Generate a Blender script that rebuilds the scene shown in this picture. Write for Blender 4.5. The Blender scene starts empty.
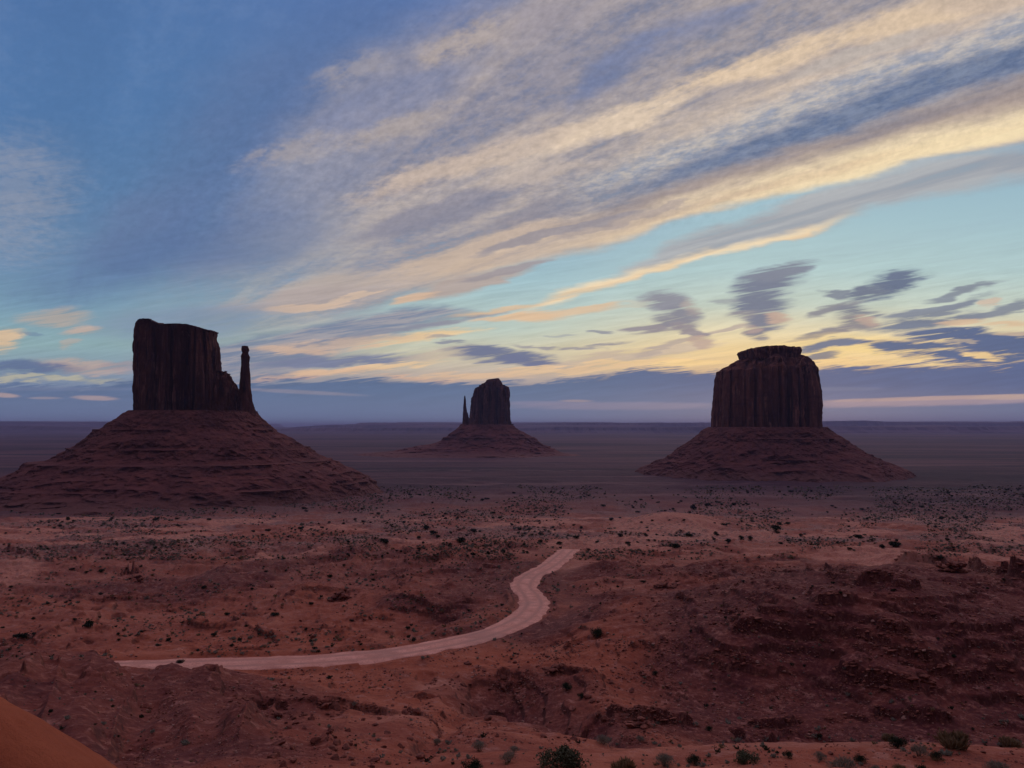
import bpy, math, random
import numpy as np

SC = bpy.context.scene
COL = SC.collection
R = math.radians
# ----------------------------------------------------------------- camera
F = 768.0                     # focal length in picture widths of 1024
HOR = 427.0                   # picture row of the horizon
PITCH = math.atan((HOR - 384.0) / F)
HC = 115.0                    # eye height over the valley floor
cam_d = bpy.data.cameras.new('camera')
cam_d.sensor_width = 36.0
cam_d.lens = 36.0 * F / 1024.0
cam_d.clip_start = 0.1
cam_d.clip_end = 400000.0
cam = bpy.data.objects.new('camera', cam_d)
COL.objects.link(cam)
cam.location = (0, 0, HC)
cam.rotation_euler = (R(90) + PITCH, 0, 0)
SC.camera = cam


def lin(c):
    out = []
    for v in c:
        v = v / 255.0
        out.append(v / 12.92 if v <= 0.04045 else ((v + 0.055) / 1.055) ** 2.4)
    return tuple(out)


# ----------------------------------------------------------------- render
SC.view_settings.view_transform = 'Standard'
SC.view_settings.look = 'None'
SC.view_settings.exposure = 0.0
SC.view_settings.gamma = 1.0
SC.view_settings.use_curve_mapping = False
SC.render.engine = 'CYCLES'
SC.cycles.use_denoising = True
SC.cycles.max_bounces = 4
SC.cycles.diffuse_bounces = 2
SC.cycles.glossy_bounces = 1
SC.cycles.transmission_bounces = 2
SC.cycles.transparent_max_bounces = 4
SC.cycles.volume_bounces = 0
SC.cycles.use_adaptive_sampling = True
SC.cycles.adaptive_threshold = 0.01

# ----------------------------------------------------------------- world: a dawn sky with layered clouds
SUN_AZ = math.atan((780 - 512) / F)         # the brightest gap stands just right of the mesa
SUN_EL = R(4.0)
world = bpy.data.worlds.new("World")
SC.world = world
world.use_nodes = True
WT = world.node_tree
WT.nodes.clear()
WN, WL = WT.nodes, WT.links


def plug(sock, v):
    if isinstance(v, E):
        WL.new(v.s, sock)
    elif isinstance(v, bpy.types.NodeSocket):
        WL.new(v, sock)
    elif isinstance(v, (tuple, list)) and sock.type == 'RGBA':
        sock.default_value = (v[0], v[1], v[2], 1.0)
    else:
        sock.default_value = v


class E:
    """a value in the sky's node graph"""
    def __init__(self, s): self.s = s
    def op(self, o, *a):
        n = WN.new('ShaderNodeMath'); n.operation = o
        plug(n.inputs[0], self)
        for i, x in enumerate(a): plug(n.inputs[i + 1], x)
        return E(n.outputs[0])
    def __add__(self, o): return self.op('ADD', o)
    __radd__ = __add__
    def __mul__(self, o): return self.op('MULTIPLY', o)
    __rmul__ = __mul__
    def __sub__(self, o): return self.op('SUBTRACT', o)
    def __rsub__(self, o): return self.op('MULTIPLY', -1.0).op('ADD', o)
    def __truediv__(self, o): return self.op('DIVIDE', o)
    def __rtruediv__(self, o):
        n = WN.new('ShaderNodeMath'); n.operation = 'DIVIDE'; plug(n.inputs[0], o); plug(n.inputs[1], self); return E(n.outputs[0])
    def madd(self, m, a): return self.op('MULTIPLY_ADD', m, a)


def sstep(v, a, b, lo=0.0, hi=1.0):
    n = WN.new('ShaderNodeMapRange'); n.interpolation_type = 'SMOOTHSTEP'
    plug(n.inputs['Value'], v); plug(n.inputs['From Min'], a); plug(n.inputs['From Max'], b)
    plug(n.inputs['To Min'], lo); plug(n.inputs['To Max'], hi)
    return E(n.outputs['Result'])


def vec(x, y, z=0.0):
    n = WN.new('ShaderNodeCombineXYZ')
    plug(n.inputs[0], x); plug(n.inputs[1], y); plug(n.inputs[2], z)
    return n.outputs[0]


def noise(v, scale=1.0, detail=3.0, rough=0.55, dist=0.0):
    n = WN.new('ShaderNodeTexNoise'); n.noise_dimensions = '2D'
    plug(n.inputs['Vector'], v)
    n.inputs['Scale'].default_value = scale; n.inputs['Detail'].default_value = detail
    n.inputs['Roughness'].default_value = rough; n.inputs['Distortion'].default_value = dist
    return n


def mixc(f, a, b):
    n = WN.new('ShaderNodeMix'); n.data_type = 'RGBA'
    plug(n.inputs[0], f); plug(n.inputs[6], a); plug(n.inputs[7], b)
    return n.outputs[2]


def ramp(v, lo, hi, stops):
    n = WN.new('ShaderNodeValToRGB')
    m = (v - lo) / (hi - lo) if isinstance(v, E) else v
    plug(n.inputs[0], m)
    cr = n.color_ramp
    while len(cr.elements) > 1: cr.elements.remove(cr.elements[-1])
    for i, (p, c) in enumerate(stops):
        e = cr.elements[0] if i == 0 else cr.elements.new((p - lo) / (hi - lo))
        e.position = (p - lo) / (hi - lo)
        e.color = (*lin(c), 1)
    return n.outputs[0]


def curve(v, pts, lo=-200.0, hi=1224.0, vlo=-200.0, vhi=600.0):
    """a polyline y(x) as a float-curve node (v already normalised to 0..1 over lo..hi)"""
    n = WN.new('ShaderNodeFloatCurve')
    plug(n.inputs['Value'], v)
    c = n.mapping.curves[0]
    P = [((x - lo) / (hi - lo), (y - vlo) / (vhi - vlo)) for x, y in pts]
    P = [(0.0, P[0][1])] + P + [(1.0, P[-1][1])]
    c.points[0].location = P[0]; c.points[1].location = P[-1]
    for p in P[1:-1]: c.points.new(*p)
    for p in c.points: p.handle_type = 'AUTO'
    n.mapping.use_clip = False
    n.mapping.update()
    return E(n.outputs[0]).madd(vhi - vlo, vlo)


tc = WN.new('ShaderNodeTexCoord')
sep = WN.new('ShaderNodeSeparateXYZ'); WL.new(tc.outputs['Generated'], sep.inputs[0])
dx, dy, dz = E(sep.outputs[0]), E(sep.outputs[1]), E(sep.outputs[2])
yc = dy.op('MAXIMUM', 0.08)
# a fixed azimuth / altitude chart of the eastern sky, in units where 768 is 45 degrees
den = 1.0 / (yc.madd(math.cos(PITCH), dz * math.sin(PITCH))).op('MAXIMUM', 0.05)
X0 = (dx * den).madd(F, 512.0)
Y0 = ((dz * math.cos(PITCH)) - (dy * math.sin(PITCH))) * den
Y0 = Y0.madd(-F, 384.0)
zc = dz.op('MAXIMUM', 0.012)
# the cloud deck seen as a flat sheet overhead: s across the streaks, t along them
px_, py_ = dx / zc, yc / zc
S_ = px_ * 0.832 + py_ * 0.555
T_ = py_ * 0.832 - px_ * 0.555
PX = vec(X0, Y0)
nw = noise(vec(X0 * (1 / 150.0), Y0 * (1 / 38.0)), 1, 4, 0.6)
nws = WN.new('ShaderNodeSeparateColor'); WL.new(nw.outputs['Color'], nws.inputs[0])
W1, W2 = E(nws.outputs[0]), E(nws.outputs[1])
nf = noise(vec(S_ * 2.6, T_ * 0.42), 1.0, 7, 0.62, 0.25)       # long fibres
N1 = E(nf.outputs[0])
nr = noise(vec(S_ * 15.0, T_ * 9.0), 1.0, 4, 0.7)               # ripples
N2 = E(nr.outputs[0])
nh = noise(vec((X0 + Y0 * 1.6) * (1 / 58.0), (Y0 + X0 * 0.14) * (1 / 5.2)), 1.0, 5, 0.66, 0.4)     # flat wisps
N3 = E(nh.outputs[0])
nl = noise(vec((X0 + Y0 * 0.4) * (1 / 26.0), (Y0 + X0 * 0.3) * (1 / 15.0)), 1.0, 5, 0.6)     # lumps
N4 = E(nl.outputs[0])
no = noise(vec(X0 * (1 / 9.0), (Y0 + X0 * 0.3) * (1 / 6.5)), 1.0, 4, 0.65)            # altocumulus grains
N5 = E(no.outputs[0])
Xw = X0 + (W1 - 0.5) * 46.0 + (N4 - 0.5) * 8.0
Yw = Y0 + (W2 - 0.5) * 22.0 + (N1 - 0.5) * 10.0
PW = vec(Xw, Yw)
XN = (Xw + 200.0) * (1 / 1424.0)

# clear air
cl = ramp(Y0, -100, 430, [(-100, (66, 106, 165)), (0, (69, 113, 170)), (110, (72, 118, 172)), (200, (84, 126, 172)), (265, (100, 138, 176)), (305, (122, 162, 184)), (345, (142, 176, 182)), (375, (132, 152, 176)), (400, (112, 128, 170)), (430, (100, 115, 160))])
cm = ramp(Y0, -100, 430, [(-100, (76, 108, 168)), (0, (84, 116, 175)), (110, (98, 124, 172)), (220, (128, 164, 196)), (280, (160, 196, 206)), (330, (192, 208, 196)), (352, (214, 206, 176)), (375, (200, 180, 165)), (400, (118, 128, 168)), (430, (108, 120, 163))])
cr_ = ramp(Y0, -100, 430, [(-100, (90, 118, 168)), (80, (100, 132, 175)), (170, (150, 186, 204)), (220, (164, 198, 208)), (270, (180, 208, 208)), (305, (202, 214, 198)), (330, (234, 218, 176)), (350, (252, 216, 148)), (372, (230, 190, 140)), (400, (100, 118, 160)), (430, (104, 116, 160))])
sky = mixc(sstep(X0, 120.0, 480.0), cl, cm)
sky = mixc(sstep(X0, 480.0, 760.0), sky, cr_)
# faint high mottling on the blue
sky = mixc(sstep(N2 * 0.5 + N1 * 0.5, 0.42, 0.70, 0.0, 0.08), sky, lin((150, 165, 190)))


def blob(cx, cy, rx, ry, deg, col, a=1.0, k=0.9, hard=0.45, N=None, off=0.0, raw=False):
    """one puff or streak: an ellipse worn away by noise (deg: rise to the right)"""
    global sky
    m = WN.new('ShaderNodeMapping'); m.vector_type = 'TEXTURE'
    WL.new(PX if raw else PW, m.inputs[0])
    m.inputs['Location'].default_value = (cx, cy, 0)
    m.inputs['Rotation'].default_value = (0, 0, -R(deg))
    m.inputs['Scale'].default_value = (rx, ry, 1)
    g = WN.new('ShaderNodeTexGradient'); g.gradient_type = 'SPHERICAL'
    WL.new(m.outputs[0], g.inputs[0])
    n = N3 if N is None else N
    v = n.madd(3.0 * k, 1.0 - 1.5 * k) * E(g.outputs['Fac'])
    f = sstep(v, 0.10 + off, 0.10 + hard + off, 0.0, a)
    sky = mixc(f, sky, col if not isinstance(col[0], (int, float)) or isinstance(col, bpy.types.NodeSocket) else lin(col))


def blobc(cx, cy, rx, ry, deg, col, **kw):
    blob(cx, cy, rx, ry, deg, col, **kw)


def region(top, bot, st, sb, col, a=1.0, N=None, k=0.0, x0=None, x1=None, gate=None):
    """everything between two edge lines, with soft edges st / sb and a fibrous opacity"""
    global sky
    t = curve(XN, top); b = curve(XN, bot)
    f = sstep(Yw - t, -st, st) * sstep(Yw - b, sb, -sb)
    if x0: f = f * sstep(Xw, x0[0], x0[1])
    if x1: f = f * sstep(Xw, x1[1], x1[0])
    if N is not None:
        f = f * sstep(N, 0.5 - k, 0.5 + k * 0.3) if gate is None else f * sstep(N, gate[0], gate[1], gate[2], 1.0)
    if a != 1.0: f = f * a
    sky = mixc(f, sky, lin(col) if isinstance(col, tuple) else col)


def mixcol(c1, c2, f):
    return mixc(f, lin(c1), lin(c2))


# -- the great sheet of cloud that fans out from the lower left
fib = sstep(N1, 0.32, 0.66)
rip = sstep(N2, 0.30, 0.70)
warm_x = sstep(X0 + Y0 * 0.6, 300.0, 900.0)
grey = mixc(warm_x, lin((122, 128, 158)), lin((150, 145, 156)))
warm = mixc(warm_x, lin((180, 167, 163)), lin((216, 192, 168)))
sheet = mixc(fib.madd(0.75, rip * 0.25), grey, warm)
region([(40, 300), (120, 285), (200, 228), (262, 140), (330, 80), (420, 30), (500, -5), (600, -60), (700, -120)],
       [(100, 345), (160, 348), (260, 335), (330, 318), (390, 300), (440, 284), (500, 266), (560, 252), (640, 236), (700, 214), (760, 198), (880, 172), (1024, 142), (1224, 90)],
       42, 9, sheet, a=0.93, N=N1 * 0.6 + N2 * 0.4, gate=(0.22, 0.46, 0.50), x0=(60, 420))
# blue-grey body on the left of the sheet
blob(250, 245, 150, 46, 14, (108, 124, 160), a=0.7, k=0.5, hard=0.7, N=N1)
blob(330, 180, 150, 38, 24, (112, 126, 162), a=0.55, k=0.8, hard=0.7, N=N1)
blob(400, 95, 150, 40, 26, (104, 122, 166), a=0.6, k=0.8, hard=0.7, N=N1)
blob(440, 215, 130, 17, 17, (134, 134, 154), a=0.75, k=0.8, hard=0.5, N=N1)
blob(560, 205, 130, 15, 19, (142, 138, 152), a=0.8, k=0.8, hard=0.5, N=N1)
blob(415, 180, 70, 12, 22, (126, 130, 156), a=0.7, k=0.8, hard=0.5, N=N1)
blob(490, 245, 120, 8, 17, (146, 142, 154), a=0.8, k=1.0, hard=0.4, N=N1)
for (cx, cy, rx, ry, dg, a) in [(330, 60, 210, 75, 40, .55), (215, 175, 190, 80, 42, .6), (150, 255, 190, 60, 22, .6), (60, 290, 130, 30, 6, .3)]:
    blob(cx, cy, rx, ry, dg, (80, 108, 158), a=a * 1.1, k=.5, hard=0.9, N=N1)
blob(215, 120, 200, 70, 45, (92, 114, 158), a=.45, k=.6, hard=0.9, N=N1)
blob(130, 225, 170, 55, 30, (98, 120, 160), a=.45, k=.6, hard=0.9, N=N1)
# lit lumps
for (cx, cy, rx, ry, dg, c, a) in [
        (352, 72, 70, 22, 24, (160, 154, 162), .7), (470, 38, 80, 26, 24, (180, 166, 162), .9), (300, 150, 95, 22, 14, (164, 156, 160), .7),
        (400, 128, 80, 18, 24, (172, 160, 158), .8), (545, 20, 80, 30, 20, (160, 152, 162), .8),
        (560, 75, 60, 30, 40, (156, 150, 162), .6)]:
    blob(cx, cy, rx, ry, dg, c, a=a, k=1.3, hard=0.8, N=N2 * 0.5 + N4 * 0.5)
for (cx, cy, rx, ry, dg, c, a) in [
        (440, 170, 130, 18, 20, (204, 182, 166), .9), (370, 282, 170, 26, 12, (192, 174, 164), .7), (480, 250, 150, 24, 16, (204, 180, 160), .85),
        (300, 300, 130, 16, 6, (180, 164, 162), .55), (620, 120, 130, 22, 20, (226, 202, 176), .95), (760, 62, 150, 24, 18, (230, 202, 170), .95), (520, 150, 110, 16, 20, (208, 186, 168), .8),
        (900, 20, 150, 24, 15, (226, 198, 166), .9), (540, 175, 80, 14, 17, (200, 182, 170), .7), (860, 55, 120, 12, 16, (190, 178, 170), .8),
        (690, 22, 60, 10, 14, (176, 164, 164), .5), (1000, -10, 120, 24, 12, (200, 178, 160), .7)]:
    blob(cx, cy, rx, ry, dg, c, a=a, k=1.0, hard=0.55, N=N1 * 0.7 + N2 * 0.3)
# a slot of blue sky at the top
region([(545, 118), (590, 72), (620, 48), (660, 24), (740, 4), (800, -20)], [(545, 118), (590, 96), (630, 70), (680, 36), (760, 14), (800, -10)],
       9, 12, (100, 120, 166), a=0.72, N=N2, gate=(0.25, 0.55, 0.55), x0=(545, 590), x1=(740, 780))
# ribbed cloud, then the long blue band and the brown shade under it
region([(480, 235), (560, 190), (650, 150), (740, 118), (850, 74), (940, 45), (1024, 10), (1224, -60)],
       [(480, 235), (560, 212), (660, 172), (740, 145), (850, 104), (940, 74), (1024, 44), (1224, -30)],
       12, 9, mixc(rip, lin((140, 152, 176)), lin((192, 184, 178))), a=0.85, x0=(520, 640))
region([(520, 228), (600, 196), (690, 160), (770, 130), (850, 98), (930, 70), (1024, 38), (1224, -40)],
       [(520, 232), (600, 208), (690, 178), (770, 156), (850, 128), (930, 100), (1024, 74), (1224, 10)],
       8, 10, mixc(rip, lin((90, 112, 152)), lin((116, 132, 162))), a=0.9, x0=(560, 700))
region([(480, 250), (560, 222), (640, 196), (720, 170), (800, 144), (880, 120), (960, 96), (1024, 74), (1224, 10)],
       [(480, 252), (560, 232), (640, 212), (720, 190), (800, 168), (880, 146), (960, 128), (1024, 112), (1224, 60)],
       9, 8, mixc(fib, lin((138, 132, 142)), lin((168, 150, 144))), a=0.9, x0=(480, 640))
# the bright lower lip
lip = mixc(sstep(X0, 420.0, 900.0), mixc(fib, lin((190, 170, 160)), lin((220, 192, 164))), mixc(fib, lin((232, 200, 158)), lin((252, 228, 180))))
region([(380, 296), (450, 270), (520, 248), (600, 226), (680, 202), (760, 176), (840, 154), (920, 134), (1024, 110), (1224, 56)],
       [(380, 300), (440, 286), (500, 268), (560, 254), (640, 236), (700, 214), (770, 200), (860, 180), (940, 158), (1024, 136), (1224, 86)],
       15, 6, lip, a=0.95, x0=(380, 480))
blob(560, 232, 110, 7, 15, (150, 144, 154), a=0.8, k=0.9, hard=0.3, N=N1)
blob(620, 222, 90, 5, 16, (176, 160, 156), a=0.7, k=0.9, hard=0.3, N=N1)
# grey streamer under it with a lit rim
region([(585, 282), (640, 262), (700, 238), (760, 216), (830, 190), (900, 172), (960, 160), (1024, 150), (1224, 110)],
       [(585, 284), (640, 272), (700, 256), (770, 240), (850, 216), (920, 196), (970, 186), (1024, 176), (1224, 140)],
       6, 7, mixc(fib, lin((150, 152, 164)), lin((184, 184, 186))), a=0.92, N=N1, gate=(0.25, 0.5, 0.6), x0=(585, 640))
region([(490, 314), (560, 290), (620, 274), (690, 256), (760, 238), (820, 222), (860, 210)],
       [(490, 317), (560, 298), (620, 283), (690, 263), (760, 245), (820, 228), (860, 214)],
       4.5, 2.5, mixc(fib, lin((240, 200, 150)), lin((250, 226, 186))), a=0.95, N=N1, gate=(0.25, 0.5, 0.45), x0=(500, 560), x1=(800, 870))
blob(565, 309, 75, 9, 8, (226, 194, 158), a=0.9, k=0.9, hard=0.4, N=N1)
blob(520, 316, 60, 5, 8, (228, 190, 150), a=0.8, k=0.9, hard=0.4, N=N1)
blob(470, 284, 85, 13, 13, (186, 168, 160), a=0.95, k=0.7, hard=0.35, N=N1)
blob(412, 299, 32, 6, 8, (222, 184, 152), a=0.9, k=0.7, hard=0.4)
blob(505, 272, 60, 6, 15, (166, 156, 160), a=0.9, k=0.7, hard=0.35, N=N1)
blob(345, 298, 60, 3.2, 12, (222, 192, 166), a=0.75, k=0.5, hard=0.4)
blob(300, 306, 60, 5, 5, (214, 184, 160), a=0.8, k=0.6, hard=0.4)
# grey wedge left of centre with lit streaks
region([(150, 352), (220, 344), (280, 332), (340, 317), (400, 309), (450, 306), (520, 316)],
       [(150, 378), (220, 380), (280, 380), (340, 352), (400, 336), (450, 322), (520, 318)],
       5, 12, mixc(sstep(N3, 0.4, 0.62), lin((120, 132, 162)), lin((158, 152, 162))), a=0.92, N=N1, gate=(0.22, 0.45, 0.6), x0=(100, 220), x1=(440, 520))
blob(180, 320, 150, 24, 4, (124, 142, 172), a=0.65, k=0.5, hard=0.7)
for (cx, cy, rx, ry, dg, c, a) in [
        (460, 320, 75, 5, 12, (148, 148, 162), .9), (500, 309, 60, 4, 12, (226, 190, 150), .8), (430, 338, 80, 6, 7, (240, 204, 152), .95), (350, 344, 90, 6, 4, (206, 176, 156), .75),
        (290, 352, 60, 5, 0, (214, 178, 152), .75), (400, 331, 70, 4, 10, (140, 142, 160), .8), (335, 361, 110, 8, 4, (118, 126, 158), .95), (390, 366, 60, 5, 8, (238, 200, 152), .9),
        (330, 374, 75, 5, 5, (232, 188, 150), .9), (280, 380, 50, 3.5, 0, (200, 164, 152), .7), (440, 355, 60, 5, 3, (206, 186, 164), .7),
        (470, 374, 75, 4, 2, (230, 190, 152), .85), (420, 378, 60, 3.5, -2, (226, 178, 146), .6), (300, 394, 55, 3, -8, (182, 156, 160), .5),
        (497, 357, 62, 8.5, -4, (102, 112, 148), .95), (530, 363, 50, 5, -6, (106, 114, 150), .9), (452, 347, 22, 2.2, -4, (130, 134, 155), .8), (440, 340, 18, 2, 0, (140, 142, 158), .6),
        (560, 350, 55, 2.6, -3, (150, 144, 156), .8), (606, 346, 36, 2.6, 7, (152, 146, 156), .85), (598, 331, 20, 2.6, -6, (140, 142, 158), .85), (556, 334, 20, 2, 0, (160, 164, 172), .6),
        (640, 300, 40, 3, 5, (214, 196, 170), .4)]:
    blob(cx, cy, rx * 1.15, ry * 1.2, dg, c, a=a, k=1.1, hard=0.55)
# low clouds on the far left
for (cx, cy, rx, ry, dg, c, a) in [
        (55, 317, 48, 13, 4, (186, 170, 158), .9), (82, 329, 26, 6, 8, (206, 176, 158), .9), (0, 340, 26, 13, 8, (232, 192, 146), .95), (70, 343, 16, 4, 8, (190, 172, 160), .7),
        (27, 335, 20, 2.2, 0, (110, 138, 165), .8), (75, 366, 52, 10, -4, (196, 168, 156), .9), (118, 366, 34, 6, 6, (170, 150, 156), .7), (22, 368, 72, 9, -1, (86, 106, 150), 1.0),
        (50, 379, 100, 4.5, -1, (190, 184, 160), .95)]:
    blob(cx, cy, rx * 1.15, ry * 1.2, dg, c, a=a * .85, k=1.0, hard=0.6)
for (cx, cy, rx, ry, dg, a, n_, k_) in [(10, 190, 110, 90, 10, .45, N2, .7), (14, 160, 90, 26, -6, .35, N3, 1.5), (20, 200, 90, 22, -6, .35, N3, 1.5), (0, 240, 120, 50, 0, .35, N2, .7)]:
    blob(cx, cy, rx, ry, dg, (152, 158, 176), a=a, k=k_, hard=0.9, N=n_)
# the two twisted puffs and the bird-shaped one, sweeping streaks beneath
for (cx, cy, rx, ry, dg, c, a) in [
        (620, 358, 130, 7, 7, (206, 184, 162), .9), (690, 340, 90, 5, 16, (186, 168, 158), .85), (640, 364, 120, 6, 3, (242, 202, 146), .9), (560, 368, 90, 4, 2, (232, 194, 152), .9),
        (690, 362, 60, 4, 4, (250, 210, 140), .8)]:
    blob(cx, cy, rx, ry, dg, c, a=a, k=1.0, hard=0.45)
for (cx, cy, rx, ry, dg, c, a) in [
        (668, 301, 33, 12, 0, (142, 142, 156), .95), (680, 313, 24, 9, -10, (134, 134, 150), .95), (690, 306, 12, 10, 10, (182, 164, 158), .6), (648, 328, 34, 5, 2, (146, 138, 148), .95),
        (672, 322, 26, 7, -8, (136, 134, 148), .95), (690, 333, 26, 6, -22, (150, 140, 148), .95), (697, 343, 16, 5, -10, (190, 162, 150), .8),
        (770, 287, 42, 17, 14, (118, 126, 148), 1.0), (782, 272, 36, 8, 12, (128, 134, 152), .95), (762, 305, 40, 12, 2, (116, 124, 146), 1.0), (745, 316, 30, 6, -4, (140, 136, 148), .9),
        (765, 322, 28, 11, 0, (122, 126, 146), 1.0), (758, 334, 18, 9, -6, (124, 124, 142), .95), (777, 318, 18, 6, 0, (206, 172, 150), .8), (752, 331, 14, 5, 0, (190, 160, 150), .6), (724, 300, 20, 3, -5, (150, 154, 162), .7),
        (892, 283, 42, 12, 20, (100, 114, 142), 1.0), (905, 274, 38, 6, 2, (104, 118, 146), 1.0), (866, 293, 24, 7, 10, (110, 120, 142), 1.0), (838, 296, 22, 4, -12, (122, 130, 148), .9),
        (836, 309, 34, 5, 16, (138, 138, 148), .95), (862, 311, 28, 8, -3, (126, 130, 146), 1.0), (858, 323, 24, 10, -4, (140, 136, 144), .95), (868, 322, 12, 7, 0, (200, 166, 150), .7),
        (962, 291, 46, 3.6, 11, (128, 136, 152), .9), (935, 308, 62, 5, 12, (126, 134, 152), .95), (925, 321, 66, 8, 10, (116, 126, 148), 1.0), (1000, 310, 60, 4, 8, (124, 132, 150), .9),
        (960, 320, 30, 5, 2, (220, 184, 150), .85), (1010, 322, 36, 4, 6, (226, 190, 150), .8), (990, 303, 15, 3, 0, (210, 182, 160), .8), (825, 335, 42, 4.5, 12, (140, 134, 142), .95)]:
    blob(cx, cy, rx * 1.2, ry * 1.35, dg, c, a=a, k=1.05, hard=0.55)
# glow and dark slabs at the right
for (cx, cy, rx, ry, dg, c, a) in [
        (850, 350, 110, 20, 0, (252, 216, 138), .8), (915, 345, 80, 7, 0, (240, 204, 150), .6)]:
    blob(cx, cy, rx, ry, dg, c, a=a, k=0.4, hard=0.6)
for (cx, cy, rx, ry, dg, c, a) in [
        (950, 336, 62, 9, 2, (84, 102, 142), 1.0), (1020, 345, 90, 17, 0, (80, 99, 142), 1.0), (910, 349, 66, 7, -2, (84, 102, 142), 1.0), (835, 347, 36, 7, 6, (98, 112, 146), .95), (825, 358, 30, 4, 4, (120, 122, 140), .9),
        (960, 358, 90, 6, 0, (80, 100, 144), 1.0), (870, 362, 20, 3, 0, (130, 124, 140), .7)]:
    blob(cx, cy, rx * 1.1, ry * 1.2, dg, c, a=a, k=1.2, hard=0.42)
for (cx, cy, rx, ry, dg, c, a) in [
        (905, 362, 75, 5.5, -3, (250, 214, 150), .95), (850, 365, 60, 5, 0, (248, 206, 138), .9), (985, 356, 26, 3.5, -3, (246, 206, 140), .95), (962, 343, 20, 1.6, 0, (190, 170, 150), .7), (1015, 333, 22, 4, 0, (206, 180, 150), .8)]:
    blob(cx, cy, rx * 1.1, ry * 1.15, dg, c, a=a, k=1.3, hard=0.45)
# the slate bank along the horizon
bank = ramp(Y0, 350, 430, [(350, (74, 101, 146)), (378, (82, 107, 148)), (392, (90, 114, 154)), (404, (98, 120, 160)), (418, (102, 124, 166)), (430, (100, 118, 162))])
bankr = ramp(Y0, 350, 430, [(350, (74, 95, 144)), (384, (76, 97, 146)), (396, (92, 108, 152)), (410, (98, 118, 160)), (430, (96, 112, 160))])
bank = mixc(sstep(X0, 520.0, 780.0), bank, bankr)
ab = sstep(N3, 0.3, 0.7, -4.0, 4.0)
tb = curve(XN, [(-200, 386), (0, 385), (110, 384), (135, 377), (256, 383), (330, 382), (400, 380), (450, 381), (512, 380), (560, 377), (620, 371), (700, 369), (790, 372), (850, 371), (885, 369), (950, 365), (1024, 360), (1224, 352)])
sky = mixc(sstep(Yw + ab - tb, -3.0, 3.5), sky, bank)
for (cx, cy, rx, ry, dg, c, a) in [
        (95, 398, 32, 3.6, -2, (176, 156, 164), .9), (2, 395, 24, 3.5, -4, (180, 158, 162), .9), (45, 398, 24, 2, 0, (160, 150, 166), .7), (60, 389, 130, 3, 0, (112, 126, 162), .5), (300, 392, 90, 3, -3, (150, 144, 164), .6),
        (576, 401, 24, 2.2, 0, (170, 150, 160), .7), (540, 403, 60, 3, 0, (130, 132, 166), .7), (620, 406, 160, 6, 0, (140, 136, 166), .7), (840, 389, 70, 3, 0, (104, 116, 154), .6),
        (950, 401, 240, 6.5, 1.6, (166, 148, 166), .95), (940, 398, 160, 3.2, 1.6, (190, 160, 160), .9), (1010, 397, 60, 4, 1.6, (196, 168, 160), .8)]:
    blob(cx, cy, rx, ry, dg, c, a=a, k=0.35, hard=0.5, raw=True)

# the rest of the dome: a dim dawn sky overhead and behind
def gain(f):
    global sky
    n = WN.new('ShaderNodeVectorMath'); n.operation = 'SCALE'
    WL.new(sky, n.inputs[0]); plug(n.inputs['Scale'], f); sky = n.outputs[0]


hsv = WN.new('ShaderNodeHueSaturation'); WL.new(sky, hsv.inputs['Color'])
hsv.inputs['Saturation'].default_value = 0.93; sky = hsv.outputs[0]
hi_ = sstep(Y0, 300.0, 180.0) * sstep(Y0 + X0 * 0.29, 450.0, 405.0)
lo_ = sstep(Y0, 200.0, 300.0) * sstep(Y0, 420.0, 385.0)
cover = sstep(X0 * 0.6 + Y0, 180.0, 360.0, 0.25, 1.0)
gain((N5 - 0.5) * hi_ * cover * 0.42 + (N2 - 0.5) * hi_ * cover * 0.28 + (N3 - 0.5) * lo_ * 0.42 + (N1 - 0.5) * hi_ * 0.25 + 1.0)
st_ = WN.new('ShaderNodeTexSky'); st_.sky_type = 'NISHITA'
st_.sun_disc = False; st_.sun_elevation = SUN_EL; st_.sun_rotation = SUN_AZ
st_.altitude = 1700
nis = WN.new('ShaderNodeVectorMath'); nis.operation = 'SCALE'
WL.new(st_.outputs[0], nis.inputs[0]); nis.inputs['Scale'].default_value = 0.06
REAR = (0.030, 0.038, 0.070)
rear = mixc(0.75, nis.outputs[0], REAR)
# clouds overhead still catch the dawn; low in the west it is night
over = mixc(fib, (0.26, 0.225, 0.35), (0.44, 0.36, 0.48))
rear = mixc(sstep(dz + dy * 0.35, 0.25, 0.75), rear, over)
front = sstep(dy.madd(1.0, dx.op('ABSOLUTE') * -0.25), 0.10, 0.42)
high = sstep(Y0, -350.0, -60.0)
sky = mixc(0.06, sky, nis.outputs[0])
final = mixc(front * high, rear, sky)
bg = WN.new('ShaderNodeBackground'); WL.new(final, bg.inputs[0]); bg.inputs[1].default_value = 1.0
wo = WN.new('ShaderNodeOutputWorld'); WL.new(bg.outputs[0], wo.inputs[0])
world.cycles.sampling_method = 'NONE'

sun_d = bpy.data.lights.new('sun', 'SUN')
sun_d.energy = 0.45; sun_d.angle = R(50); sun_d.color = (1.0, 0.72, 0.66)
sun = bpy.data.objects.new('sun', sun_d); COL.objects.link(sun)
_el = R(24)
sd = (math.sin(SUN_AZ) * math.cos(_el), math.cos(SUN_AZ) * math.cos(_el), math.sin(_el))
from mathutils import Vector
sun.rotation_euler = Vector(sd).to_track_quat('Z', 'Y').to_euler()
sun.location = (0, 0, 400)

# ================================================================= numeric helpers
rng = np.random.default_rng(11)
random.seed(5)


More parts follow.
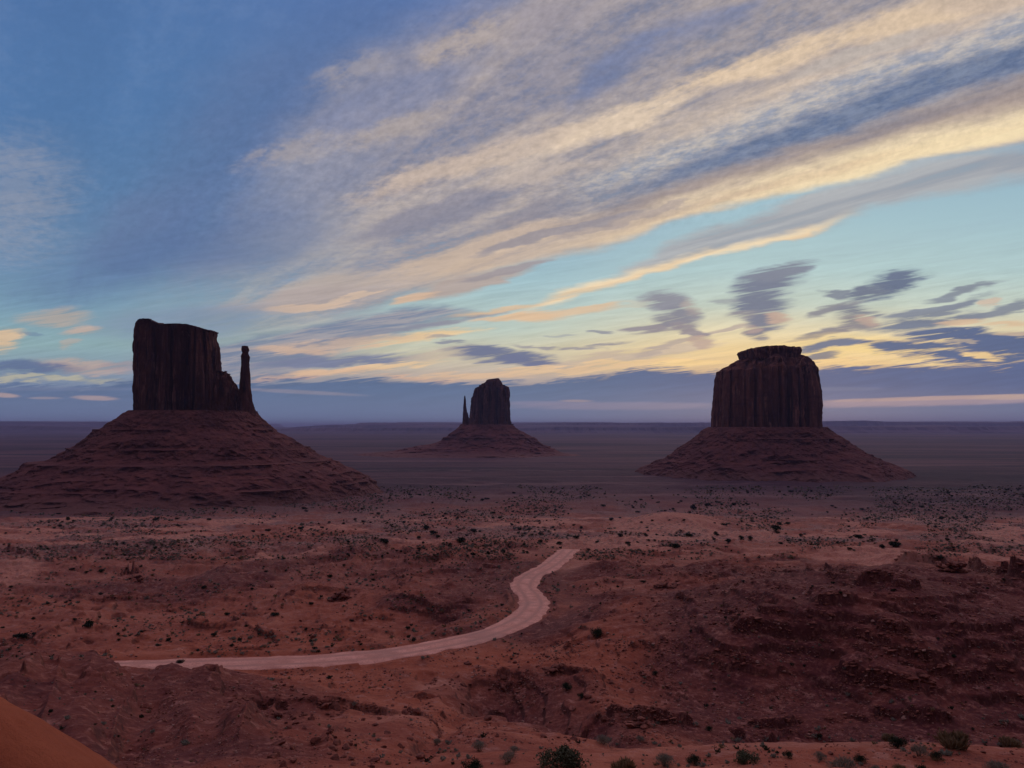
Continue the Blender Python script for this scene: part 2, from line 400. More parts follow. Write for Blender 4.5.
def _hash(ix, iy, iz, seed):
    h = (ix * 374761393 + iy * 668265263 + iz * 2147483647 + seed * 974711) & 0xffffffff
    h = ((h ^ (h >> 13)) * 1274126177) & 0xffffffff
    h = (h ^ (h >> 16)) & 0xffffffff
    h = (h * 2246822519) & 0xffffffff
    return ((h ^ (h >> 15)) & 0xffff) / 65535.0


def vn(x, y, z=None, seed=0):
    """value noise, -1..1"""
    xi = np.floor(x); yi = np.floor(y)
    fx = x - xi; fy = y - yi
    xi = xi.astype(np.int64); yi = yi.astype(np.int64)
    ux = fx * fx * fx * (fx * (fx * 6 - 15) + 10); uy = fy * fy * fy * (fy * (fy * 6 - 15) + 10)

    def sl(zi):
        a = _hash(xi, yi, zi, seed); b = _hash(xi + 1, yi, zi, seed)
        c = _hash(xi, yi + 1, zi, seed); d = _hash(xi + 1, yi + 1, zi, seed)
        return (a + (b - a) * ux) * (1 - uy) + (c + (d - c) * ux) * uy
    if z is None:
        return sl(np.int64(0)) * 2 - 1
    zi = np.floor(z); fz = z - zi; zi = zi.astype(np.int64); uz = fz * fz * (3 - 2 * fz)
    return (sl(zi) * (1 - uz) + sl(zi + 1) * uz) * 2 - 1


def fbm(x, y, z=None, o=4, seed=0, g=0.5):
    s = 0; a = 1; t = 0
    for i in range(o):
        s = s + a * vn(x, y, z, seed + i * 17); t += a
        x = x * 2.03 + 5.1; y = y * 2.03 + 1.7
        if z is not None: z = z * 2.03 + 2.9
        a *= g
    return s / t


def ridge(x, y, z=None, o=4, seed=0, g=0.5):
    s = 0; a = 1; t = 0
    for i in range(o):
        n = 1 - np.abs(vn(x, y, z, seed + i * 13)) * 1.6
        s = s + a * n; t += a
        x = x * 2.07 + 3.3; y = y * 2.07 + 7.7
        if z is not None: z = z * 2.07
        a *= g
    return s / t


def ss(x, a, b):
    t = np.clip((x - a) / (b - a), 0, 1)
    return t * t * (3 - 2 * t)


def ray(px, py):
    """direction through a picture point, scaled to one unit eastward"""
    a = (px - 512) / F; b = (384 - py) / F
    y = math.cos(PITCH) - b * math.sin(PITCH); z = math.sin(PITCH) + b * math.cos(PITCH)
    return a / y, z / y


def wz(py, D):
    return HC + ray(512, py)[1] * D


def wx(px, py, D):
    return ray(px, py)[0] * D


# ================================================================= the lie of the land
KD = np.array([4, 8, 14, 22, 30, 38, 50, 62, 78, 95, 115, 140, 170, 205, 245, 290, 340, 420, 550, 750, 1000], float)
FAR = [541, 532, 520, 509]
CX = np.array([-500, 0, 64, 128, 256, 384, 512, 640, 768, 896, 1024, 1500], float)
T = {
    0:    [1100, 950, 860, 830, 800, 775, 742, 708, 678, 664, 672, 664, 640, 615, 592, 570, 553],
    64:   [1100, 950, 860, 830, 800, 774, 740, 706, 674, 657, 670, 666, 641, 615, 592, 570, 553],
    128:  [1100, 950, 860, 830, 800, 775, 742, 712, 684, 669, 676, 668, 642, 616, 592, 570, 553],
    256:  [1100, 950, 860, 830, 800, 775, 748, 722, 700, 682, 676, 667, 640, 615, 590, 568, 552],
    384:  [1100, 950, 860, 815, 790, 775, 762, 748, 728, 708, 686, 662, 634, 608, 582, 560, 549],
    512:  [1100, 920, 840, 800, 776, 758, 760, 747, 730, 711, 690, 662, 630, 602, 573, 553, 546],
    640:  [1100, 920, 840, 800, 774, 753, 764, 764, 752, 732, 696, 640, 604, 586, 568, 553, 546],
    768:  [1100, 920, 840, 795, 766, 742, 762, 782, 780, 757, 703, 604, 576, 574, 562, 554, 547],
    896:  [1100, 920, 840, 795, 766, 740, 762, 786, 784, 757, 695, 594, 569, 568, 560, 553, 545],
    1024: [1100, 920, 840, 795, 768, 745, 764, 780, 778, 755, 703, 612, 583, 580, 570, 558, 550],
}
T[-500] = T[0]; T[1500] = T[1024]
TAB = np.array([T[int(c)] + FAR for c in CX], float)
TABZ = np.array([[HC + ray(512, y)[1] * d for y, d in zip(row, KD)] for row in TAB])
TABZ[:, -1] = 2.0
LK = np.log(KD)


def base_z(X, d):
    """X: picture column of the bearing, d: eastward distance"""
    ci = np.clip(np.searchsorted(CX, X) - 1, 0, len(CX) - 2)
    cf = np.clip((X - CX[ci]) / (CX[ci + 1] - CX[ci]), 0, 1); cf = cf * cf * (3 - 2 * cf) * .6 + cf * .4
    l = np.log(np.clip(d, 4, 1000))
    ki = np.clip(np.searchsorted(LK, l) - 1, 0, len(LK) - 2)
    kf = np.clip((l - LK[ki]) / (LK[ki + 1] - LK[ki]), 0, 1)
    # Catmull-Rom along the bearing
    k0 = np.clip(ki - 1, 0, 99); k3 = np.clip(ki + 2, 0, len(LK) - 1)

    def row(c):
        a, b, cc, dd = TABZ[c, k0], TABZ[c, ki], TABZ[c, ki + 1], TABZ[c, k3]
        m1 = (cc - a) * .5; m2 = (dd - b) * .5
        t = kf; t2 = t * t; t3 = t2 * t
        return (2 * t3 - 3 * t2 + 1) * b + (t3 - 2 * t2 + t) * m1 + (-2 * t3 + 3 * t2) * cc + (t3 - t2) * m2
    z = row(ci) * (1 - cf) + row(ci + 1) * cf
    z = np.where(d > 1000, 2.0 * np.clip((1600 - d) / 600, 0, 1), z)
    return z


def hit_base(px, py, lo=6, hi=3000):
    u, v = ray(px, py)
    d = np.exp(np.linspace(math.log(lo), math.log(hi), 2500))
    zt = base_z(np.full_like(d, 512 + F * u), d)
    below = (HC + v * d) < zt
    i = int(np.argmax(below)) if below.any() else len(d) - 1
    return u * d[i], d[i]


# the road, traced in plan
ROADPX = [(60, 669, 130), (118, 667, 134), (190, 665, 137), (250, 663, 139), (320, 660, 141), (385, 654, 146), (440, 645, 154), (490, 633, 166), (520, 620, 180), (534, 606, 199), (531, 596, 212), (524, 586, 226), (531, 576, 243), (549, 566, 260), (561, 557, 280), (566, 552, 292), (571, 548.5, 308), (579, 552, 330), (590, 558, 350)]
RP = []
for px, py, d in ROADPX:
    u, v = ray(px, py)
    RP.append((u * d, d, HC + v * d))
RP = np.array(RP)


def catmull(P, n=14):
    out = []
    Q = np.vstack([2 * P[0] - P[1], P, 2 * P[-1] - P[-2]])
    for i in range(1, len(Q) - 2):
        for k in range(n):
            t = k / n
            out.append(0.5 * ((2 * Q[i]) + (-Q[i - 1] + Q[i + 1]) * t + (2 * Q[i - 1] - 5 * Q[i] + 4 * Q[i + 1] - Q[i + 2]) * t * t + (-Q[i - 1] + 3 * Q[i] - 3 * Q[i + 1] + Q[i + 2]) * t ** 3))
    out.append(P[-1])
    return np.array(out)


RC = catmull(RP, 16)
_k = np.ones(21) / 21
RC[:, 2] = np.convolve(np.pad(RC[:, 2], 10, mode='edge'), _k, mode='valid')
RW = 4.0                                  # half width of the road


def road_near(x, y):
    """distance to the road's centre line and its level there (only computed close by)"""
    dist = np.full(x.shape, 1e3); zr = np.zeros(x.shape); road_near.side = zr
    m = (x > RC[:, 0].min() - 40) & (x < RC[:, 0].max() + 40) & (y > 100) & (y < RC[:, 1].max() + 40)
    idx = np.nonzero(m)
    if len(idx[0]) == 0: return dist, zr
    xs, ys = x[idx], y[idx]
    best = np.full(xs.shape, 1e9); bz = np.zeros(xs.shape); sg = np.zeros(xs.shape)
    for i in range(len(RC) - 1):
        ax, ay, az = RC[i]; bx, by, bzz = RC[i + 1]
        L2 = (bx - ax) ** 2 + (by - ay) ** 2
        t = np.clip(((xs - ax) * (bx - ax) + (ys - ay) * (by - ay)) / L2, 0, 1)
        dd = (xs - ax - t * (bx - ax)) ** 2 + (ys - ay - t * (by - ay)) ** 2
        k = dd < best; sg = np.where(k, np.sign((bx - ax) * (ys - ay) - (by - ay) * (xs - ax)), sg)
        best = np.where(k, dd, best); bz = np.where(k, az + t * (bzz - az), bz)
    dist[idx] = np.sqrt(best); zr[idx] = bz
    side = np.zeros(x.shape); side[idx] = sg; road_near.side = side
    return dist, zr


# rock ledges: polylines in plan (given by bearing and distance), step height, length of the bench behind
LEDGES = [
    ([(690, 578, 178), (740, 566, 196), (800, 571, 190), (850, 585, 180), (915, 592, 182)], 2.6, 10),
    ([(880, 560, 205), (940, 562, 200), (985, 577, 190), (1060, 600, 176)], 4.2, 16),
    ([(815, 606, 158), (880, 612, 160), (940, 624, 156)], 2.4, 9),
    ([(740, 628, 142), (800, 634, 144), (860, 645, 142), (905, 650, 142)], 3.0, 10),
    ([(935, 636, 148), (985, 642, 146), (1040, 640, 150)], 2.6, 10),
    ([(700, 655, 124), (760, 662, 126), (850, 674, 124), (890, 692, 116), (930, 700, 115)], 3.2, 11),
    ([(870, 664, 134), (930, 668, 134), (975, 678, 130), (1000, 672, 132)], 3.0, 9),
    ([(620, 598, 172), (660, 592, 178), (700, 612, 166)], 1.8, 8),
    ([(540, 718, 84), (600, 714, 88), (645, 722, 84), (690, 730, 82)], 2.4, 7),
    ([(470, 664, 122), (520, 672, 118), (560, 668, 122), (610, 676, 118)], 1.8, 7),
    ([(250, 690, 88), (310, 700, 84), (380, 715, 76), (440, 726, 74)], 1.6, 6),
    ([(560, 640, 146), (640, 640, 146), (690, 632, 150)], 1.4, 8),
    ([(300, 596, 222), (335, 591, 226), (352, 590, 230)], 3.2, 7),
    ([(120, 574, 270), (135, 568, 272), (147, 574, 270)], 6.0, 4),
    ([(400, 600, 214), (440, 610, 205), (480, 600, 212)], 2.2, 8),
    ([(215, 612, 190), (280, 630, 176), (345, 622, 184)], 1.6, 8),
    ([(20, 590, 232), (90, 600, 222), (180, 592, 232)], 2.0, 9),
    ([(150, 545, 340), (230, 552, 330), (300, 548, 330)], 3.0, 12),
    ([(330, 560, 300), (400, 566, 290), (470, 560, 290)], 2.4, 12),
    ([(0, 548, 330), (60, 560, 300), (110, 556, 310)], 3.0, 12),
    ([(580, 560, 250), (640, 566, 244), (700, 560, 250)], 1.8, 10),
    ([(740, 725, 92), (820, 716, 98), (900, 718, 98), (960, 726, 94)], 1.8, 7),
]


_L = []
for pts, h, L in LEDGES:
    _L.append(([(a, b, hit_base(a, b, 60, 900)[1]) for a, b, c in pts], h * .85, L * .8))
LEDGES = _L


def ledge_add(X, d, x, y):
    z = np.zeros(X.shape)
    wob = fbm(x / 9.0, y / 9.0, o=3, seed=91)
    for pts, h, L in LEDGES:
        ax = np.array([p[0] for p in pts], float); ad = np.array([p[2] for p in pts], float)
        m = (X > ax[0] - 30) & (X < ax[-1] + 30) & (d > ad.min() * .9 - 6) & (d < ad.max() * 1.1 + L * 3)
        if not m.any(): continue
        Xm, dm, wm = X[m], d[m], wob[m]
        s = dm - np.interp(Xm, ax, ad) + wm * 5.5 + 2.0 * fbm(x[m] / 2.6, y[m] / 2.6, o=3, seed=93)
        f = ss(Xm, ax[0] - 24, ax[0] + 18) * ss(Xm, ax[-1] + 24, ax[-1] - 18)
        hh = h * np.clip(0.7 + 1.3 * wm, 0, 2)
        up = hh * ss(s, -0.5, 0.5) * np.exp(-np.clip(s, 0, None) / L)
        apron = hh * 0.35 * np.exp(-np.clip(-s, 0, None) / 4.0) * (s < 0)
        z[m] += f * (up + apron - hh * .35 * ss(s, -0.5, 0.5) * np.exp(-np.clip(s, 0, None) / L) * 0)
    return z


def terr(z, S, k, sharp=0.12):
    q = z / S
    f = np.floor(q); r = q - f
    rr = r * k + (1 - k) * ss(r, 1 - sharp, 1.0)
    return (f + rr) * S


def land(x, y, parts=False):
    yy = np.maximum(y, 1.0)
    X = 512 + F * x / yy
    d = yy
    rad = np.hypot(x, y)
    back = ss(y, 3.0, -6.0)
    X = np.clip(X, -480, 1480)
    z = base_z(X, d)
    z = np.where(y < 4, base_z(X, np.full_like(d, 4.0)), z)
    # knolls and gullies
    near = ss(rad, 20, 60)
    amp1 = np.interp(rad, [0, 30, 60, 150, 300, 600, 1200, 3000, 60000], [.2, .5, 1.0, 1.8, 2.6, 4.0, 4.5, 3.5, 6.0])
    z = z + amp1 * fbm(x / 62.0, y / 62.0, o=3, seed=3) * np.interp(rad, [0, 1200, 3000], [1, 1, 0.2])
    g = ridge(x / 24.0 + .3 * fbm(x / 30, y / 30, o=2, seed=8), y / 24.0, o=4, seed=21, g=.55)
    right = ss(X, 560, 700) * ss(rad, 55, 90) * ss(rad, 260, 200)
    z = z + (g - 0.4) * np.interp(rad, [0, 30, 60, 160, 300, 700, 1500, 4000], [.15, .3, 1.2, 3.0, 3.8, 3.2, 1.2, 0]) * (1 - .6 * right)
    z = z + ledge_add(X, d, x, y)
    lm = ss(X, 400, 300) * ss(d, 40, 55) * ss(d, 112, 98)
    z = z + lm * (1.6 * vn(X / 42.0 + d / 60.0, d / 45.0, seed=171) - 1.0 * np.abs(vn(X / 26.0 - d / 40.0, d / 60.0, seed=173)) ** .7 + .4 + .35 * (ridge(x / 7, y / 7, o=3, seed=174) - .3))
    # the wash that runs down from below the road to the near rim
    wc = (X - (560 - (d - 95) * 2.3)) / (34 + 10 * fbm(x / 9, y / 9, o=2, seed=151))
    z = z - 4.0 * np.exp(-np.abs(wc) ** 2.2) * ss(d, 68, 80) * ss(d, 138, 118) * ss(rad, 400, 200)
    wc2 = (X - (470 + (d - 100) * 1.0)) / 16
    z = z - 1.2 * np.exp(-wc2 ** 2) * ss(d, 45, 60) * ss(d, 128, 110)
    # flat-lying beds: benches and risers
    rs = ss(X, 600, 720) * ss(rad, 88, 105) * ss(rad, 230, 190)
    ztr = z + .055 * x + 1.1 * fbm(x / 14.0, y / 14.0, o=3, seed=144) + .5 * fbm(x / 2.4, y / 2.4, o=3, seed=145)
    z = z + rs * (terr(ztr, 2.4, .62, .10) - ztr) * (.55 + .45 * ss(fbm(x / 22, y / 22, o=2, seed=146), -.4, .2))
    z = z - rs * 1.2 * np.abs(vn(x / 7.0 + y / 30.0, y / 40.0, seed=147)) ** .7 + rs * .5
    zt = z + 0.035 * x - .02 * y + 0.9 * fbm(x / 16.0, y / 16.0, o=3, seed=44)
    S = np.where(rad < 70, 0.9, np.where(rad < 600, 1.7, 2.6))
    stp = terr(zt, S, 0.42) - zt
    wbed = np.interp(rad, [0, 30, 80, 400, 900, 1600], [.2, .5, .8, .85, .5, 0]) * (.35 + .65 * ss(fbm(x / 40, y / 40, o=2, seed=66), -.35, .3))
    z = z + stp * wbed
    # crumbly small relief
    rs = ss(X, 600, 720) * ss(rad, 88, 105) * ss(rad, 230, 190)
    rg = ss(fbm(x / 18, y / 18, o=3, seed=71), -.15, .45)
    z = z + np.interp(rad, [0, 20, 60, 200, 500, 1500], [.03, .10, .40, .85, 1.3, 0]) * (ridge(x / 5.5, y / 5.5, o=5, seed=31, g=.6) - .3) * (.3 + 1.1 * rg) * (1 - .55 * rs)
    z = z + np.interp(rad, [0, 40, 200], [.03, .10, .16]) * fbm(x / 1.1, y / 1.1, o=3, seed=35) * ss(rad, 500, 200)
    # the near bench stays close to its traced edge
    # sand hill and pale hollows
    dome = 8.0 * np.exp(-(((X - 668) / 46) ** 2 + ((d - 640) / 95) ** 2) ** 1.3)
    z = z + dome
    # the talus feet melt into the plain
    z = np.where(rad > 14000, z + 190 * ss(fbm(x / 9000, y / 4200, o=4, seed=77, g=.55), .02, .14) * ss(rad, 14000, 22000) * ss(y, 0, 9000)
                 + 110 * ss(fbm(x / 5200 + 9, y / 2600, o=4, seed=79, g=.55), -.12, 0.0) * ss(rad, 20000, 30000), z)
    dist, zr = road_near(x, y)
    inside = ss(dist, RW + 1.4, RW + .3)
    wide = ss(dist, RW + 17, RW + 1.0)
    zlim = np.where(rad < 400, np.where(z > zr, zr + (z - zr) * (1 - wide) + .35 * np.exp(-((dist - RW - 2.0) / .9) ** 2), zr - (zr - z) * (1 - wide * .95)), z)
    bn = .5 + fbm(x / 7, y / 7, o=3, seed=161)
    zlim = zlim + np.where(road_near.side > 0, 1.15, .35) * np.clip(bn, .1, 1.3) * np.exp(-((dist - RW - 2.3) / 1.1) ** 2) * (dist < 30)
    z = np.where(dist < 900, zlim * (1 - inside) + (zr - .14) * inside, z)
    z = z * (1 - back) + back * (HC - 2.2)
    # the ground the viewer stands on
    return z


print('land ready')
# ================================================================= node materials
class MT:
    def __init__(self, name, rough=0.95, spec=0.12):
        self.m = bpy.data.materials.new(name); self.m.use_nodes = True
        self.t = self.m.node_tree; self.t.nodes.clear()
        self.o = self.n('ShaderNodeOutputMaterial'); self.b = self.n('ShaderNodeBsdfPrincipled')
        self.b.inputs['Roughness'].default_value = rough
        self.b.inputs['Specular IOR Level'].default_value = spec
        self.l(self.b.outputs[0], self.o.inputs[0])
    def n(self, k): return self.t.nodes.new(k)
    def l(self, a, b): self.t.links.new(a, b)
    def put(self, s, v):
        if isinstance(v, bpy.types.NodeSocket): self.l(v, s)
        elif isinstance(v, tuple) and s.type == 'RGBA': s.default_value = (*v, 1)
        else: s.default_value = v
    def pos(self, sx=1, sy=1, sz=1, obj=False):
        g = self.n('ShaderNodeTexCoord') if obj else self.n('ShaderNodeNewGeometry')
        m = self.n('ShaderNodeMapping'); self.l(g.outputs['Object' if obj else 'Position'], m.inputs[0]); m.inputs['Scale'].default_value = (sx, sy, sz)
        return m.outputs[0]
    def noise(self, v, sc, det=4, ro=.6, di=0):
        n = self.n('ShaderNodeTexNoise'); self.l(v, n.inputs['Vector']); n.inputs['Scale'].default_value = sc
        n.inputs['Detail'].default_value = det; n.inputs['Roughness'].default_value = ro; n.inputs['Distortion'].default_value = di
        return n.outputs[0]
    def vor(self, v, sc, feat='F1'):
        n = self.n('ShaderNodeTexVoronoi'); self.l(v, n.inputs['Vector']); n.inputs['Scale'].default_value = sc; n.feature = feat
        return n.outputs[0]
    def rng(self, v, a, b, lo=0., hi=1.):
        n = self.n('ShaderNodeMapRange'); n.interpolation_type = 'SMOOTHSTEP'
        self.put(n.inputs[0], v)
        for i, k in enumerate((a, b, lo, hi)): n.inputs[i + 1].default_value = k
        return n.outputs[0]
    def mix(self, f, a, b):
        n = self.n('ShaderNodeMix'); n.data_type = 'RGBA'; self.put(n.inputs[0], f); self.put(n.inputs[6], a); self.put(n.inputs[7], b)
        return n.outputs[2]
    def math(self, o, a, b=0.0, c=0.0):
        n = self.n('ShaderNodeMath'); n.operation = o; self.put(n.inputs[0], a); self.put(n.inputs[1], b); self.put(n.inputs[2], c)
        return n.outputs[0]
    def attr(self, name):
        n = self.n('ShaderNodeAttribute'); n.attribute_name = name; return n.outputs['Fac']
    def slope(self):
        g = self.n('ShaderNodeNewGeometry'); s = self.n('ShaderNodeSeparateXYZ'); self.l(g.outputs['Normal'], s.inputs[0]); return s.outputs[2]
    def bump(self, h, st, dist):
        b = self.n('ShaderNodeBump'); b.inputs['Strength'].default_value = st; b.inputs['Distance'].default_value = dist
        self.l(h, b.inputs['Height']); self.l(b.outputs[0], self.b.inputs['Normal'])
    def done(self, c):
        self.put(self.b.inputs['Base Color'], c); return self.m


SOIL = (0.36, 0.098, 0.052); SOIL2 = (0.25, 0.068, 0.044); ROCKD = (0.12, 0.036, 0.027); SAND = (0.60, 0.275, 0.20); TAN = (0.29, 0.16, 0.14); SAGE = (0.10, 0.095, 0.080)


SHADED_SHALE = (.100, .026, .025)  # dark red shale, taken darker to hold the slopes' shade in its colour


def ground_mat():
    a = MT('desert_ground')
    p = a.pos()
    n1 = a.noise(p, .012, 5, .6, .4); n2 = a.noise(p, .09, 5, .62); n3 = a.noise(p, 1.3, 4, .65)
    c = a.mix(a.rng(n1, .38, .62), SOIL2, SOIL)
    c = a.mix(a.rng(n2, .48, .68, 0, .75), c, (.44, .15, .088))
    c = a.mix(a.rng(n2, .44, .30, 0, .8), c, (.17, .05, .036))
    c = a.mix(a.math('MULTIPLY', a.attr('scrub'), a.rng(n2, .36, .58, .35, 1)), c, TAN)
    c = a.mix(a.math('MULTIPLY', a.attr('shaded_shale'), a.rng(n2, .30, .56, .65, 1)), c, a.mix(a.rng(n3, .35, .7), SHADED_SHALE, (.150, .043, .039)))  # shale tone with the shade of the dark slopes painted in
    n6 = a.noise(p, .42, 5, .78)
    c = a.mix(a.rng(n6, .55, .64, 0, .6), c, (.42, .19, .145))
    c = a.mix(a.rng(n6, .46, .34, 0, .6), c, (.11, .036, .030))
    # bedding seen on the risers
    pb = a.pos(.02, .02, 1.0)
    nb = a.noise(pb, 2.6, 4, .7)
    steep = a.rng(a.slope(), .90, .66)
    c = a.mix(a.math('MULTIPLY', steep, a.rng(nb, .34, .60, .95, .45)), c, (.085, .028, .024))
    c = a.mix(a.attr('sand'), c, a.mix(a.rng(n3, .3, .7), SAND, (.40, .15, .09)))
    # low scrub too far off to stand out plant by plant
    v = a.vor(a.pos(1, 1, .2), .30)
    spk = a.math('MULTIPLY', a.rng(v, .46, .26), a.attr('scrub'))
    v2 = a.vor(a.pos(1, 1, .2), .55)
    c = a.mix(a.math('MULTIPLY', a.math('MULTIPLY', a.rng(v2, .42, .28), a.attr('scrub')), .55), c, (.34, .26, .20))
    nc = a.rng(a.noise(p, .03, 4, .6), .40, .58, .25, .85)
    c = a.mix(a.math('MULTIPLY', spk, nc), c, (.050, .050, .040))
    # far plain: broad dark belts of brush
    n4 = a.noise(a.pos(.35, 1, 1), .0011, 6, .68, .4)
    far = a.attr('far')
    fc = a.mix(a.rng(n4, .40, .62), (.022, .015, .028), (.105, .050, .062))
    n5 = a.noise(a.pos(.10, 1, 1), .006, 4, .7)
    fc = a.mix(a.rng(n5, .52, .68, 0, .8), fc, (.20, .11, .11))
    c = a.mix(far, c, fc)
    c = a.mix(a.rng(n3, .5, .72, 0, .35), c, (.45, .19, .12))
    h = a.math('MULTIPLY_ADD', n3, 1.0, a.math('MULTIPLY', a.noise(p, 6.0, 3, .7), .35))
    a.bump(h, .8, .28)
    return a.done(c)


def road_mat():
    a = MT('road_dirt'); p = a.pos()
    n1 = a.noise(p, .35, 5, .6); n2 = a.noise(p, 3.0, 4, .7)
    c = a.mix(a.rng(n1, .3, .7), (.58, .265, .195), (.80, .40, .30))
    c = a.mix(a.rng(n2, .5, .68, 0, .7), c, (.38, .165, .12))
    tr = a.attr('track')
    c = a.mix(a.math('MULTIPLY', tr, a.rng(n1, .35, .6, .3, .95)), c, (.46, .235, .18))
    c = a.mix(a.rng(a.noise(p, .08, 3, .6), .5, .7, 0, .5), c, (.44, .24, .19))
    a.bump(a.math('ADD', n2, n1), .5, .12)
    return a.done(c)


def dune_mat():
    a = MT('orange_sand'); p = a.pos()
    n1 = a.noise(p, .8, 4, .6); n2 = a.noise(p, 14, 4, .7); n3 = a.noise(p, 90, 2, .6)
    c = a.mix(a.rng(n1, .3, .7), (.38, .098, .045), (.46, .128, .060))
    c = a.mix(a.rng(n2, .55, .72, 0, .4), c, (.29, .072, .036))
    c = a.mix(a.rng(n3, .56, .68, 0, .6), c, (.20, .06, .035))
    a.bump(a.math('MULTIPLY_ADD', n2, 1.0, a.math('MULTIPLY', n3, .5)), .9, .05)
    return a.done(c)


def cliff_mat(name, tone=0.50):
    a = MT(name); 
    def t(*c): return tuple(x * tone for x in c)
    n1 = a.noise(a.pos(1, 1, .10), .045, 5, .65, .3); n2 = a.noise(a.pos(1, 1, .06), .16, 5, .7, .5); n3 = a.noise(a.pos(.12, .12, 1), .10, 4, .6)
    n4 = a.noise(a.pos(), .5, 4, .7)
    c = a.mix(a.rng(n1, .36, .64), t(.17, .060, .042), t(.36, .125, .080))
    face = a.rng(a.noise(a.pos(1, 1, .5), .022, 4, .6, .5), .42, .58, .2, 1.0)
    c = a.mix(a.math('MULTIPLY', face, a.rng(n2, .51, .64, 0, .85)), c, t(.80, .36, .26))
    c = a.mix(a.math('MULTIPLY', face, a.rng(n2, .48, .36, 0, .92)), c, t(.055, .028, .030))
    c = a.mix(a.rng(n3, .52, .68, 0, .45), c, t(.14, .05, .04))
    a.bump(a.math('MULTIPLY_ADD', n4, .6, n2), .9, 3.0)
    return a.done(c)


def talus_mat():
    a = MT('talus_scree')
    n1 = a.noise(a.pos(1, 1, 1), .02, 5, .65); n3 = a.noise(a.pos(.02, .02, 1), .16, 5, .75, .1); n4 = a.noise(a.pos(), .22, 5, .75)
    c = a.mix(a.rng(n1, .36, .64), (.13, .044, .040), (.20, .066, .054))
    c = a.mix(a.rng(n3, .50, .64, 0, .55), c, (.080, .030, .028))
    c = a.mix(a.rng(n3, .42, .30, 0, .55), c, (.24, .090, .072))
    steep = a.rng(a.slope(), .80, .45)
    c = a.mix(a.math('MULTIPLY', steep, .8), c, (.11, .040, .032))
    c = a.mix(a.rng(n4, .56, .70, 0, .6), c, (.30, .15, .11))
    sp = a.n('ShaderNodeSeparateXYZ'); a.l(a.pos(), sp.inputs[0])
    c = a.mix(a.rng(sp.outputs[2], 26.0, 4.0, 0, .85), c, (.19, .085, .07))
    a.bump(n4, .9, 2.5)
    return a.done(c)


def plain_mat(name, c1, c2, sc=3.0, rough=.9):
    a = MT(name, rough)
    oi = a.n('ShaderNodeObjectInfo')
    n = a.noise(a.pos(obj=True), sc, 4, .65)
    c = a.mix(a.rng(n, .32, .68), c1, c2)
    c = a.mix(a.math('MULTIPLY', oi.outputs['Random'], .35), c, tuple(v * .6 for v in c1))
    a.bump(n, .5, .08)
    return a.done(c)


M_GROUND = ground_mat(); M_ROAD = road_mat(); M_DUNE = dune_mat()
M_CLIFF = cliff_mat('sandstone_cliff', .36); M_CLIFF_R = cliff_mat('fluted_sandstone', .56); M_TALUS = talus_mat()
M_ROCK = plain_mat('red_boulder', (.13, .042, .032), (.34, .125, .085), 1.6)
M_ROCKP = plain_mat('pale_boulder', (.26, .13, .10), (.46, .26, .20), 1.6)
M_JUN = plain_mat('juniper_green', (.018, .026, .014), (.05, .058, .03), 5)
M_SAGE = plain_mat('sagebrush_grey', (.20, .205, .155), (.36, .345, .265), 6)
M_GREEN = plain_mat('bush_green', (.065, .075, .04), (.145, .14, .08), 6)
M_STRAW = plain_mat('dry_straw', (.22, .15, .08), (.36, .25, .13), 6)
M_TWIG = plain_mat('twig_bark', (.06, .04, .03), (.13, .09, .07), 8)


def mesh_obj(name, V, Fc, mat, parent=None, smooth=False, link=True):
    """V (n,3); Fc (m,3) or (m,4) arrays"""
    me = bpy.data.meshes.new(name)
    V = np.asarray(V, np.float32); Fc = np.asarray(Fc, np.int32)
    k = Fc.shape[1]
    me.vertices.add(len(V)); me.vertices.foreach_set('co', V.ravel())
    me.loops.add(Fc.size); me.loops.foreach_set('vertex_index', Fc.ravel())
    me.polygons.add(len(Fc)); me.polygons.foreach_set('loop_start', np.arange(0, Fc.size, k, dtype=np.int32))
    me.polygons.foreach_set('loop_total', np.full(len(Fc), k, np.int32))
    me.polygons.foreach_set('use_smooth', np.full(len(Fc), smooth))
    me.update(calc_edges=True)
    if mat: me.materials.append(mat)
    o = bpy.data.objects.new(name, me)
    if link: COL.objects.link(o)
    if parent: o.parent = parent
    return o


def tag(o, label=None, cat=None, group=None, kind=None):
    for k, v in (('label', label), ('category', cat), ('group', group), ('kind', kind)):
        if v: o[k] = v
    return o


def empty(name, loc):
    o = bpy.data.objects.new(name, None); COL.objects.link(o); o.location = loc
    o.empty_display_size = 1.0
    return o


def grid_faces(nr, nc, wrap=False):
    i = np.arange(nr - 1)[:, None]; j = np.arange(nc - (0 if wrap else 1))[None, :]
    j2 = (j + 1) % nc
    return np.stack([i * nc + j, i * nc + j2, (i + 1) * nc + j2, (i + 1) * nc + j], -1).reshape(-1, 4)


def fattr(o, name, v):
    a = o.data.attributes.new(name, 'FLOAT', 'POINT'); a.data.foreach_set('value', np.asarray(v, np.float32).ravel())


